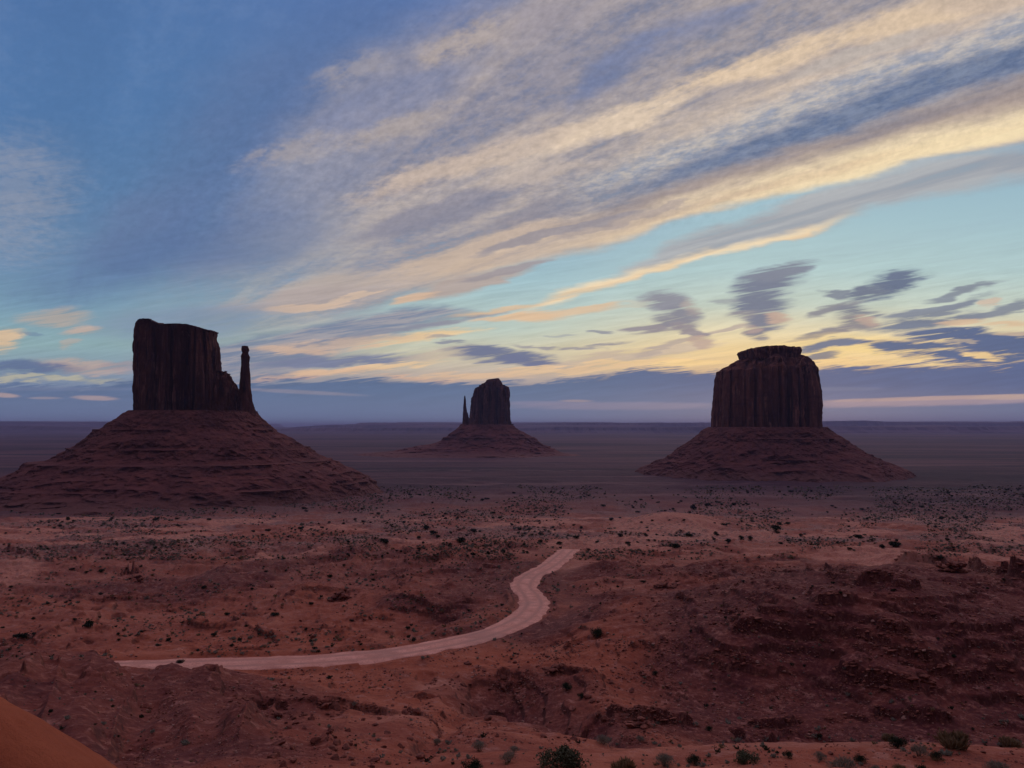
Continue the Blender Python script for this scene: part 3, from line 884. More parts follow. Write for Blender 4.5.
# ================================================================= ground
ang = np.concatenate([np.radians(np.arange(-180, -42, 3.0)), np.linspace(R(-42), R(42), 1220), np.radians(np.arange(45, 180, 3.0))])
rad = np.concatenate([np.exp(np.arange(math.log(1.2), math.log(22), .03)), np.exp(np.arange(math.log(22), math.log(60), .006)), np.exp(np.arange(math.log(60), math.log(270), .0028)), np.exp(np.arange(math.log(270), math.log(800), .005)), np.exp(np.arange(math.log(800), math.log(3000), .008)), np.exp(np.arange(math.log(3000), math.log(62000), .016))])
A, RR = np.meshgrid(ang, rad)
gx = RR * np.sin(A); gy = RR * np.cos(A)
gz = land(gx, gy)
nr, nc = gx.shape
V = np.stack([gx, gy, gz], -1).reshape(-1, 3)
V = np.vstack([V, [[0, 0, HC - 2.0]]])
Fq = grid_faces(nr, nc, wrap=True)[:, ::-1]
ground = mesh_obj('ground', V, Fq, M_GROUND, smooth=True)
tag(ground, 'red desert ground of benches, gullies and sandy flats', kind='structure')
GX = 512 + F * gx / np.maximum(gy, 1)
nn = fbm(gx / 60, gy / 60, o=4, seed=201)
nm = fbm(gx / 14, gy / 14, o=4, seed=203)
sand = np.zeros(gx.shape)
for (cx, cd, sx, sdd, a) in [(668, 640, 54, 130, 1.5), (880, 285, 74, 50, .95), (1000, 500, 60, 90, .9), (760, 420, 45, 30, .5), (430, 440, 50, 50, .5), (575, 262, 40, 22, .45), (300, 420, 60, 40, .4), (60, 400, 60, 50, .4), (200, 300, 60, 30, .4), (150, 215, 110, 18, .35), (440, 124, 40, 14, .45), (400, 84, 60, 12, .45), (640, 100, 30, 10, .3), (780, 36, 300, 5, .32), (190, 160, 120, 12, .5), (410, 175, 40, 14, .4), (600, 320, 60, 22, .35), (770, 320, 50, 22, .5)]:
    sand = np.maximum(sand, a * np.exp(-(((GX - cx) / sx) ** 2 + ((gy - cd) / sdd) ** 2)))
sand = np.maximum(sand, .62 * ss(fbm(gx / 48, gy / 60, o=4, seed=211), .02, .25) * ss(RR, 270, 340) * ss(RR, 1100, 800))
sand = ss(sand + nm * .22 + nn * .12, .28, .62) * (sand > .04) * (gy > 1) * .92
scr = ss(RR, 290, 420) * ss(nn + .15, -.35, .35) * .85
scr = np.maximum(scr, ss(RR, 150, 300) * .25)
pad = [0.0]
shaded_shale = np.maximum(ss(GX, 590, 690) * ss(gy, 84, 100) * ss(gy, 215, 180), ss(GX, 400, 300) * ss(gy, 30, 44) * ss(gy, 124, 112) * .8 * (1 - .45 * ss(GX, 150, 330)))  # right slopes and left mound: shade painted in as darker shale
shaded_shale = np.maximum(shaded_shale, .95 * np.exp(-(((GX - 560 + (gy - 95) * 1.6) / 82) ** 2) ** 1.5) * ss(gy, 66, 76) * ss(gy, 142, 120))  # the wash, its shade put into the same dark tone
shaded_shale = np.maximum(shaded_shale, .8 * ss(nn + .1 * nm, .10, .34) * ss(gy, 150, 170) * ss(gy, 420, 330))
shaded_shale = np.clip(shaded_shale + shaded_shale * (1 - shaded_shale) * nm * 2.2 + .15 * nm * shaded_shale, 0, 1) * (gy > 1)
fattr(ground, 'shaded_shale', np.append(shaded_shale.ravel(), pad))
fattr(ground, 'sand', np.append(sand.ravel(), pad)); fattr(ground, 'scrub', np.append(scr.ravel(), pad)); fattr(ground, 'far', np.append(ss(RR, 750, 1500).ravel(), pad))

# ================================================================= road
rt = np.gradient(RC[:, :2], axis=0); rt /= np.linalg.norm(rt, axis=1)[:, None]
rn = np.stack([-rt[:, 1], rt[:, 0]], 1)
cs = np.linspace(-1, 1, 25)
wv = RW * (1 + .10 * fbm(np.arange(len(RC)) / 9.0, np.zeros(len(RC)), o=2, seed=4))
rx = RC[:, 0][:, None] + rn[:, 0][:, None] * cs * wv[:, None]; ry = RC[:, 1][:, None] + rn[:, 1][:, None] * cs * wv[:, None]
edge = 1.1 * fbm(rx / 3.5, ry / 3.5, o=3, seed=5) * np.abs(cs) ** 6
rx += rn[:, 0][:, None] * edge; ry += rn[:, 1][:, None] * edge
rz = RC[:, 2][:, None] + .10 * (1 - cs ** 2) + .03 * fbm(rx / 1.5, ry / 1.5, o=3, seed=6) - .22 * np.abs(cs) ** 14
road = mesh_obj('road', np.stack([rx, ry, rz], -1).reshape(-1, 3), grid_faces(len(RC), len(cs)), M_ROAD, smooth=True)
fattr(road, 'track', np.broadcast_to(np.exp(-((np.abs(cs) - .42) / .14) ** 2), rx.shape))
tag(road, 'pale dirt road curving through the red desert', kind='structure')
for f in road.data.polygons[:1]:
    if f.normal.z < 0: road.data.flip_normals()

# the orange sand slope just below the viewer, at the left
us = np.linspace(-14, 4.5, 300); vs = np.linspace(0, 1, 160)
U, Vv = np.meshgrid(us, vs)


def crest(px):
    return np.interp(px, [-400, -100, 0, 40, 80, 110, 200], [560, 640, 684, 712, 741, 768, 850])


PXc = 40 + U * 30.0
Dd = 9.0
u_ = (PXc - 512) / F
zc0 = np.array([[HC + ray(512, c)[1] * Dd for c in row] for row in crest(PXc)])
dd_ = Dd - 7.5 * (1 - Vv) ** 1.0 + 0
x_ = u_ * Dd; y_ = Dd + (Vv - .62) * 15.0
tt = (Vv - .62) * 15.0
z_ = zc0 - np.where(tt < 0, .10 * tt ** 2 * 0 - .16 * tt * -1 * -1, 0) - np.where(tt > 0, .10 * tt ** 2 + .02 * tt, 0)
z_ = zc0 + .24 * tt - .95 * .35 * np.log1p(np.exp(tt / .35)) - .012 * tt * tt
z_ += .09 * fbm(x_ / 1.4, y_ / 1.4, o=4, seed=301) + .018 * np.sin((x_ * .6 + y_) * 16 + 4 * fbm(x_ / .9, y_ / .9, o=2, seed=307)) * ss(fbm(x_ / 1.2, y_ / 1.2, o=2, seed=309), -.3, .3) + .01 * fbm(x_ / .2, y_ / .2, o=2, seed=303)
skirt = z_.copy()
dune = mesh_obj('sand_slope', np.stack([x_, y_, z_], -1).reshape(-1, 3), grid_faces(*U.shape), M_DUNE, smooth=True)
tag(dune, 'smooth orange sand slope falling across the near left corner', kind='structure')

# ================================================================= buttes
def contour(pts, D):
    """[(column, row)] -> z ascending and x arrays at distance D"""
    z = np.array([wz(p[1], D) for p in pts]); x = np.array([wx(p[0], p[1], D) for p in pts])
    i = np.argsort(z); return z[i], x[i]


def fit(x, y, D, L, Rr):
    """squeeze an outline so that it spans L..Rr as seen from the viewpoint"""
    for _ in range(3):
        s = x * D / (D + y); a, b = s.min(), s.max()
        x = (x - a) * (Rr - L) / (b - a) + L
    return x


def block(name, D, left, right, top, zb, parent, org, depth=.8, n=3.0, na=620, nz=150, flute=.05, seed=1, dy=0.0, cap=16, crack=1.0, mat=None, minb=0, cuts=()):
    """a rock mass: stacked outlines following the left and right contour, closed by a rugged top"""
    mat = mat or M_CLIFF
    zl, xl = contour(left, D); zr, xr = contour(right, D)
    tx = np.array([wx(p[0], p[1], D) for p in top]); tz = np.array([wz(p[1], D) for p in top])
    ztop_e = max(zl[-1], zr[-1])
    th = np.linspace(0, 2 * np.pi, na, endpoint=False)
    ct, st = np.cos(th), np.sin(th)
    ex = np.sign(ct) * np.abs(ct) ** (2 / n); ey = np.sign(st) * np.abs(st) ** (2 / n)
    levels = np.linspace(0, 1, nz)
    VV = []
    amax = (np.interp(zb + 5, zr, xr) - np.interp(zb + 5, zl, xl)) / 2
    size = 2 * amax
    for t in list(levels) + [None] * cap:
        if t is not None:
            zn = zb + t * (ztop_e - zb); k = 1.0
        else:
            zn = ztop_e; k = 1 - ((len(VV) - nz + 1) / cap) ** 1.0
            t = 1.0
        L = np.interp(zn, zl, xl); Rr = np.interp(zn, zr, xr)
        c = (L + Rr) / 2; a = (Rr - L) / 2; b = max(a * depth, minb * (a / max(amax, 1e-6)) ** .5)
        x = c + a * ex * k; y = dy + b * ey * k
        if k == 1.0: x = fit(x, y, D, L, Rr); klast = x
        else: x = x.mean() * 0 + (klast.mean() + (klast - klast.mean()) * k)
        zt = np.interp(x, tx, tz) + fbm(x / (size * .07), y / (size * .07), o=3, seed=seed + 5) * size * .012
        z = zb + t * (zt - zb)
        if k == 1.0:
            f = size
            vx = x + .06 * f * fbm(x / (f * .2), y / (f * .2), z / (f * .8), o=2, seed=seed + 40)
            d = -flute * f * crack * np.abs(vn(vx / (f * .085), y / (f * .085), z / (f * 1.4), seed=seed)) ** .6
            d += flute * f * (1.5 * fbm(x / (f * .20), y / (f * .20), z / (f * .9), o=2, seed=seed + 3) - .35)
            d -= flute * f * .8 * ss(vn(x / (f * .13), y / (f * .13), z / (f * 2.0), seed=seed + 33), .35, .6)
            d += flute * f * .35 * np.clip(vn(x / (f * .045), y / (f * .045), z / (f * .5), seed=seed + 9) * 2.5, -1, 1)
            d += flute * f * .45 * fbm(x / (f * .06), y / (f * .06), z / (f * .10), o=3, seed=seed + 21)
            d += flute * f * .15 * fbm(x / (f * .02), y / (f * .02), z / (f * .05), o=3, seed=seed + 11)
            d += flute * f * .10 * vn(np.full_like(z, 3.3), x / (f * .6), z / (f * .035), seed=seed + 13)
            d -= flute * f * .10
            nx = ex * b; ny = ey * a; nl = np.hypot(nx, ny) + 1e-6
            for (cp, cw, cd) in cuts:
                wob = .25 * cw * vn(z / (f * .16), z * 0 + cp, seed=seed + 71)
                xa = 512 + F * x / (D + y)
                y = y + cd * np.exp(-np.abs((xa - cp - wob) / cw) ** 3) * (ey < -.1) * ss(zn, ztop_e + 2, ztop_e - size * .12)
            x = x + d * nx / nl * min(1, a / (amax * .4)); y = y + d * ny / nl
        VV.append(np.stack([x - org[0], y + D - org[1], z - org[2]], -1))
    VV = np.array(VV)
    Fc = grid_faces(len(VV), na, wrap=True)
    return mesh_obj(name, VV.reshape(-1, 3), Fc, mat, parent, smooth=False)


def talus(name, D, left, right, zb, parent, org, depth, seed, zs, n0=2.6, n1=2.0, na=900, nz=240, dy=0.0, beds=(), gully=1.35):
    zl, xl = contour(left, D); zr, xr = contour(right, D)
    ztop = max(zl[-1], zr[-1])
    th = np.linspace(0, 2 * np.pi, na, endpoint=False); ct, st = np.cos(th), np.sin(th)
    VV = []
    for i in range(nz):
        t = i / (nz - 1)
        z0 = zb + (ztop - zb) * t
        n = n1 + (n0 - n1) * t
        ex = np.sign(ct) * np.abs(ct) ** (2 / n); ey = np.sign(st) * np.abs(st) ** (2 / n)
        # hard beds: the outline steps in over a short height
        zz = np.full(na, z0)
        for (bz, bh, s_) in beds:
            w = .5 + .5 * fbm(np.cos(th) * 3 + bz, np.sin(th) * 3, o=3, seed=seed + int(bz))
            zz = zz + bh * (.4 + w) * np.exp(-((z0 - bz) / s_) ** 2) * np.where(z0 > bz, 1, -1) * .0
        L = np.interp(z0, zl, xl); Rr = np.interp(z0, zr, xr)
        c = (L + Rr) / 2; a = (Rr - L) / 2; b = a * depth
        x = c + a * ex; y = dy + b * ey
        x = fit(x, y, D, L, Rr)
        low = 1 - t
        gr = ridge(x / zs, y / zs, o=3, seed=seed, g=.6)
        d = gully * (gr - .5) * zs * .26 * (low ** .6 * .9 + .12)
        d += gully * zs * .05 * fbm(x / (zs * .12), y / (zs * .12), z0 / (zs * .12) + 0 * x, o=3, seed=seed + 7)
        for (bz, bh, s_) in beds:
            w = np.maximum(ss(fbm(ct * 4 + bz * .1, st * 4, o=3, seed=seed + int(abs(bz))), -.25, .35), (bh >= 13) * .35)
            # ledge: rock stands out just under bz and is cut back below it
            q = (z0 - bz) / s_
            d += bh * 1.6 * w * (np.exp(-np.clip(-q, 0, 9) * 1.2) * (q < 0) + 0.0)
            d -= bh * .5 * w * np.exp(-((q - .6) / .8) ** 2)
        nx = ex * b; ny = ey * a; nl = np.hypot(nx, ny) + 1e-6
        x = x + d * nx / nl; y = y + d * ny / nl
        z = np.full(na, z0) + .012 * zs * fbm(x / (zs * .2), y / (zs * .2), o=3, seed=seed + 3) * (1 if 0 < i < nz - 1 else 0)
        VV.append(np.stack([x - org[0], y + D - org[1], z - org[2]], -1))
    # lid, tucked inside the cliff
    cx, cy, cz = VV[-1].mean(0)
    VV.append(VV[-1] * .3 + np.array([cx, cy, cz]) * .7)
    VV = np.array(VV)
    return mesh_obj(name, VV.reshape(-1, 3), grid_faces(len(VV), na, wrap=True), M_TALUS, parent, smooth=False)


# --- the left butte with its thumb
D1 = 1350.0
o1 = (wx(190, 412, D1), D1, 0.0)
B1 = empty('butte', o1)
tag(B1, 'large left butte like a mitten, with a thin thumb spire on its right side', 'butte')
block('cliff', D1, [(130, 420), (129.5, 400), (130, 375), (130.5, 350), (132.5, 338), (134, 331)],
      [(226, 420), (225, 400), (224.5, 372), (223.5, 358), (222.5, 345), (221.5, 337)],
      [(133, 332), (136, 328), (142, 324), (150, 321.6), (160, 322.5), (165, 325.5), (172, 327.5), (186, 326.8), (198, 327.5), (206, 329), (212, 331), (219, 333.5), (222, 336)],
      wz(421, D1), B1, o1, depth=.62, n=3.4, flute=.036, cuts=((151, 1.6, 9), (166.5, 2.2, 22), (180, 6.5, 26), (193, 1.2, 9), (203, 2.2, 14), (214, 1.4, 10)), seed=11, na=900, nz=190)
block('shoulder', D1, [(205, 424), (206, 395), (212, 372), (214, 370)], [(246, 424), (243, 405), (241, 390), (238, 382), (232, 373), (228, 371)],
      [(205, 371), (222, 371), (224.5, 373), (227, 371), (231, 371.5), (250, 371.5)], wz(423, D1), B1, o1, depth=.75, n=2.8, flute=.05, seed=23, na=420, nz=110, cap=10)
block('thumb_spire', D1, [(237, 424), (238, 410), (239, 395), (239.8, 375), (240.8, 362), (240.3, 357), (241.6, 353), (240.8, 350), (241.4, 346.5)],
      [(257.5, 424), (256.5, 412), (253.5, 402), (251.5, 388), (250.6, 376), (249.6, 362), (250.2, 357), (248.8, 353.5), (249.8, 350), (248.6, 346.5)],
      [(239, 346.6), (242, 346.2), (247, 346), (250, 346.8)], wz(423, D1), B1, o1, depth=1.0, n=2.6, flute=.032, seed=31, na=300, nz=150, cap=8, minb=10)
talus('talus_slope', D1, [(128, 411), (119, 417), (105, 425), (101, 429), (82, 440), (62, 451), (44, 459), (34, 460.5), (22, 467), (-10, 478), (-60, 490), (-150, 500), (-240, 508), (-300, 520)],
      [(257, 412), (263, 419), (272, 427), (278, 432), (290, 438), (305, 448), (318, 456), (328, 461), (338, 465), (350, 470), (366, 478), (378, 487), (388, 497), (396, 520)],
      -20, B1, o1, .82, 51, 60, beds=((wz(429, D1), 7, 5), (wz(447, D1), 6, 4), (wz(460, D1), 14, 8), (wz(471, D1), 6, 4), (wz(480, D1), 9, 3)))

# --- the small middle butte
D2 = 3235.0
o2 = (wx(491, 424, D2), D2, 0.0)
B2 = empty('butte', o2)
tag(B2, 'small distant butte in the middle with a tiny spire on its left side', 'butte')
block('cliff', D2, [(467, 432), (468.5, 422), (469.8, 410), (470.5, 402), (472, 394), (475, 388), (478, 386.5)],
      [(513, 432), (512.3, 420), (512, 408), (511.2, 396), (510.6, 390), (509.5, 386.5), (505, 385.5)],
      [(466, 386), (480, 385.5), (504, 385), (513, 385.8)], wz(430, D2), B2, o2, depth=.8, n=3.0, flute=.045, cuts=((480, 1.3, 22), (489, .9, 14), (498, 2.0, 28), (506.5, 1.2, 20)), seed=61, na=520, nz=120)
block('caprock', D2, [(479, 388), (480, 385), (480.5, 382), (486, 380)], [(504.5, 388), (503.8, 385), (502.5, 381), (500, 379)],
      [(479, 382.3), (484, 381.8), (487, 380), (493, 379), (499, 378.4), (502, 380.5), (505, 383)], wz(388, D2), B2, o2, depth=.85, n=2.8, flute=.04, seed=67, na=300, nz=40, cap=10)
block('thumb_spire', D2, [(461.5, 430), (462.5, 420), (463.2, 408), (463.8, 400), (464.2, 396.5)], [(470, 430), (469.5, 414), (468, 407.5), (466.4, 404), (466, 399), (465.4, 396.5)],
      [(463, 396.5), (464.8, 395.6), (466, 397), (467.5, 405), (470, 408)], wz(428, D2), B2, o2, depth=.9, n=2.4, flute=.03, seed=71, na=200, nz=90, cap=6)
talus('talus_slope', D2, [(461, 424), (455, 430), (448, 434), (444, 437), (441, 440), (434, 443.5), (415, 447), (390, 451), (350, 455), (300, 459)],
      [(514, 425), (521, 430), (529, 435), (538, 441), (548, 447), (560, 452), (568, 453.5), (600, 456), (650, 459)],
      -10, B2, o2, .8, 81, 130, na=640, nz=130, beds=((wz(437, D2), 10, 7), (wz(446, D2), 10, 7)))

# --- the broad right butte
D3 = 1900.0
o3 = (wx(767, 424, D3), D3, 0.0)
B3 = empty('butte', o3)
tag(B3, 'broad barrel-shaped right butte with a flat cap and dark fluted cliffs', 'butte')
block('cliff', D3, [(709, 434), (710, 424), (711, 405), (711.3, 390), (712, 378), (713, 371.5), (718, 370), (724, 366), (728, 363), (734, 360), (738, 358.5)],
      [(826, 434), (825.5, 424), (825.3, 405), (824.3, 393), (822, 380), (819, 371), (815.5, 366.5), (814.5, 363), (809, 359.5), (803, 358)],
      [(709, 358.3), (738, 358), (770, 355), (803, 357.5), (825, 358)], wz(433, D3), B3, o3, depth=.85, n=2.7, flute=.032, mat=M_CLIFF_R, cuts=((721, 1.2, 9), (731, 2.2, 16), (744, 1.2, 9), (757, 2.6, 20), (768, 4.5, 18), (781, 1.3, 12), (791, 2.2, 18), (803, 1.4, 14), (812, 2.2, 16)), seed=91, na=1100, nz=190, cap=24)
block('caprock', D3, [(740, 361), (738, 357.5), (736.5, 353.5), (737.5, 352)], [(801, 361), (802, 357.5), (804.5, 354), (803.5, 352)],
      [(736, 352.3), (745, 350.5), (757, 349), (766, 348.5), (774, 348.2), (778, 349.5), (803, 350.2), (805, 352)], wz(361, D3), B3, o3, mat=M_CLIFF_R, depth=.95, n=2.8, flute=.02, seed=97, na=420, nz=40, cap=16)
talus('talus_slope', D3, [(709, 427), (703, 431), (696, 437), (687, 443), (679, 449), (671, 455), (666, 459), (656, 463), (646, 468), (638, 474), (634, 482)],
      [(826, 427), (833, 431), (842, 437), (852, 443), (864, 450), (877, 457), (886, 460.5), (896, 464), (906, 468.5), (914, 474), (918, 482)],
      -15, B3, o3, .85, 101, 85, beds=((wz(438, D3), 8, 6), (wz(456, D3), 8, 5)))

# ================================================================= far hills on the horizon
def hill_strip(pts, D, thick, seed, name):
    xs = np.linspace(pts[0][0], pts[-1][0], 420)
    top = np.interp(xs, [p[0] for p in pts], [p[1] for p in pts]) + .35 * fbm(xs / 11.0, xs * 0, o=4, seed=seed)
    X = np.array([ray(a, 425)[0] * D for a in xs]); Z = np.array([HC + ray(512, b)[1] * D for b in top])
    prof = [(-.8, -300, 0), (-.45, 0, .25), (-.2, 0, .55), (-.12, 0, .95), (0, 0, 1.0), (.5, 0, 1.0), (.8, 0, .5), (1.2, -300, 0)]
    rows = []
    for (o_, zo, k) in prof:
        y = D + o_ * thick + thick * .25 * fbm(xs / 7.0, xs * 0 + o_, o=3, seed=seed + 3)
        rows.append(np.stack([X, y, -30 + (Z + 30) * k + (zo if k == 0 else 0)], -1))
    return np.array(rows)


strips = [
    (([(-160, 427.0), (-60, 425.6), (0, 425.6), (40, 426.0), (88, 427.2), (104, 429), (120, 431)]), 16000, 1600, 401),
    (([(270, 430), (300, 426.5), (330, 425.2), (380, 424.8), (395, 423.2), (440, 424), (470, 423.4), (520, 424.2), (545, 423), (575, 422.6), (640, 422.6), (700, 422.8), (760, 423), (830, 421.2), (862, 420.6), (900, 421.8), (960, 422.8), (1024, 422.4), (1100, 423)]), 21000, 2200, 411),
    (([(250, 432), (285, 428.5), (340, 427.6), (360, 428.2), (420, 427.4), (520, 428), (560, 426.6), (640, 427.4), (700, 426.6), (830, 426), (900, 426.8), (1100, 426)]), 15500, 1700, 421),
]
HV = []; HF = []; off = 0
for pts, D, th_, sd_ in strips:
    r_ = hill_strip(pts, D, th_, sd_, 'hills'); HV.append(r_.reshape(-1, 3)); HF.append(grid_faces(r_.shape[0], r_.shape[1]) + off); off += r_.shape[0] * r_.shape[1]


def hills_mat():
    a = MT('far_mesas')
    n = a.noise(a.pos(.2, .2, 6), .001, 5, .7)
    return a.done(a.mix(a.rng(n, .35, .65), (.05, .04, .055), (.15, .09, .10)))


hills = mesh_obj('hills', np.vstack(HV), np.vstack(HF), hills_mat(), smooth=False)
tag(hills, 'low flat-topped mesas fading along the horizon', kind='structure')

# ================================================================= haze
def haze():
    a = bpy.data.materials.new('haze_air'); a.use_nodes = True; t = a.node_tree; t.nodes.clear()
    o = t.nodes.new('ShaderNodeOutputMaterial'); v = t.nodes.new('ShaderNodeVolumePrincipled')
    v.inputs['Density'].default_value = HAZE_DENS; v.inputs['Color'].default_value = (.56, .58, 1.0, 1)
    v.inputs['Anisotropy'].default_value = 0.0
    t.links.new(v.outputs[0], o.inputs['Volume'])
    w = 64000.0; zt = 340.0; zb = -345.0
    V = [(x, y, z) for z in (zb, zt) for x, y in ((-w, -w), (w, -w), (w, w), (-w, w))]
    Fh = [(0, 3, 2, 1), (4, 5, 6, 7), (0, 1, 5, 4), (1, 2, 6, 5), (2, 3, 7, 6), (3, 0, 4, 7)]
    h = mesh_obj('haze', V, Fh, a)
    tag(h, 'thin blue dawn haze over the valley', kind='stuff')


HAZE_DENS = 3.7e-5
haze()

# ================================================================= finding spots on the ground
_c0 = 47                                   # first fine column
while ang[_c0] < R(-41.9): _c0 += 1
_c0 -= 1
FA = (R(84)) / 1219
VR = (gz - HC) / np.maximum(gy, .5)


def spots(px, py):
    """points of the ground seen at the given picture points"""
    px = np.atleast_1d(np.asarray(px, float)); py = np.atleast_1d(np.asarray(py, float))
    a = (px - 512) / F; b = (384 - py) / F
    yy = math.cos(PITCH) - b * math.sin(PITCH); zz = math.sin(PITCH) + b * math.cos(PITCH)
    u = a / yy; v = zz / yy
    ph = np.arctan(u)
    ci = np.clip(np.round((ph + R(42)) / FA).astype(int) + _c0, 0, len(ang) - 1)
    out = np.zeros((len(px), 3)); ok = np.zeros(len(px), bool)
    for s0 in range(0, len(px), 4000):
        c = ci[s0:s0 + 4000]; vt = v[s0:s0 + 4000]
        M = VR[:, c] >= vt[None, :]
        M[gy[:, c] < 12] = False
        r = np.argmax(M, 0); g = M.any(0) & (r > 0)
        r = np.maximum(r, 1)
        v0, v1 = VR[r - 1, c], VR[r, c]
        f = np.clip((vt - v0) / np.where(np.abs(v1 - v0) < 1e-9, 1, v1 - v0), 0, 1)
        y = gy[r - 1, c] * (1 - f) + gy[r, c] * f
        z = gz[r - 1, c] * (1 - f) + gz[r, c] * f
        out[s0:s0 + 4000] = np.stack([y * u[s0:s0 + 4000], y, z], -1); ok[s0:s0 + 4000] = g
    spots.sand = sand[np.clip(np.searchsorted(rad, np.hypot(out[:, 0], out[:, 1])), 0, len(rad) - 1), ci]
    return out, ok


def off_road(P, m=1.0):
    d, _ = road_near(P[:, 0], P[:, 1])
    return d > RW + m


# ================================================================= plants
def bush_mesh(name, mat, seed, nleaf, leaf, h=1.0, w=1.0, spiky=0.0, stems=7, lobes=6):
    """a crown of many small leaf faces gathered in clumps on twigs; unit size (about 1 m across)"""
    g = np.random.default_rng(seed)
    cen = g.normal(0, 1, (lobes, 3)); cen /= np.linalg.norm(cen, axis=1)[:, None]
    cen = cen * g.uniform(.12, .30, (lobes, 1)); cen[:, 2] = np.abs(cen[:, 2]) * 1.1 + .30
    cen[:, :2] *= w * 1.15
    rr = g.uniform(.16, .27, lobes)
    V = []; Fc = []
    for i in range(nleaf):
        k = g.integers(lobes)
        d = g.normal(0, 1, 3); d /= np.linalg.norm(d)
        r = rr[k] * g.uniform(.35, 1.0) ** .5 * (1 + .25 * g.normal())
        p = cen[k] + d * r * np.array([w, w, 1])
        p[2] = max(p[2] * h, .03)
        t = g.normal(0, 1, 3); t /= np.linalg.norm(t)
        if spiky:
            t = d * .6 + np.array([0, 0, 1.0]) + t * .35; t /= np.linalg.norm(t)
        s = np.cross(t, g.normal(0, 1, 3)); s /= np.linalg.norm(s) + 1e-6
        L = leaf * g.uniform(.6, 1.4); Wd = L * (.5 if not spiky else .16)
        b = len(V)
        V += [p - t * L * .5 - s * Wd * .3, p - t * L * .3 + s * Wd * .5, p + t * L * .6, p + t * .1 * L - s * Wd * .6]
        Fc.append((b, b + 1, b + 2, b + 3))
    return V, Fc, cen


def twig_mesh(cen, seed, thick=.022):
    g = np.random.default_rng(seed); V = []; Fc = []
    for c in cen:
        a = np.array([g.normal() * .02, g.normal() * .02, -.06]); m = (a + c) * .5 + g.normal(0, .03, 3)
        pts = [a, m, c * np.array([1, 1, .95])]
        b0 = len(V)
        for j, p in enumerate(pts):
            r = thick * (1 - j * .35)
            for q in range(4):
                V.append(p + r * np.array([math.cos(q * math.pi / 2), math.sin(q * math.pi / 2), 0]))
        for j in range(2):
            for q in range(4):
                Fc.append((b0 + j * 4 + q, b0 + j * 4 + (q + 1) % 4, b0 + j * 4 + 4 + (q + 1) % 4, b0 + j * 4 + 4 + q))
    return V, Fc


def make_bush(name, label, cat, mat, seed, nleaf, leaf, crown='crown', **kw):
    root = empty(name, (0, 0, 0)); tag(root, label, cat)
    V, Fc, cen = bush_mesh(name, mat, seed, nleaf, leaf, **kw)
    mesh_obj(crown, V, Fc, mat, root)
    V2, F2 = twig_mesh(cen * np.array([1, 1, kw.get('h', 1.0)]), seed + 1)
    mesh_obj('stem', V2, F2, M_TWIG, root)
    return root


def copy_tree(o):
    c = o.copy(); COL.objects.link(c)
    for ch in list(o.children):
        d = ch.copy(); COL.objects.link(d); d.parent = c
    return c


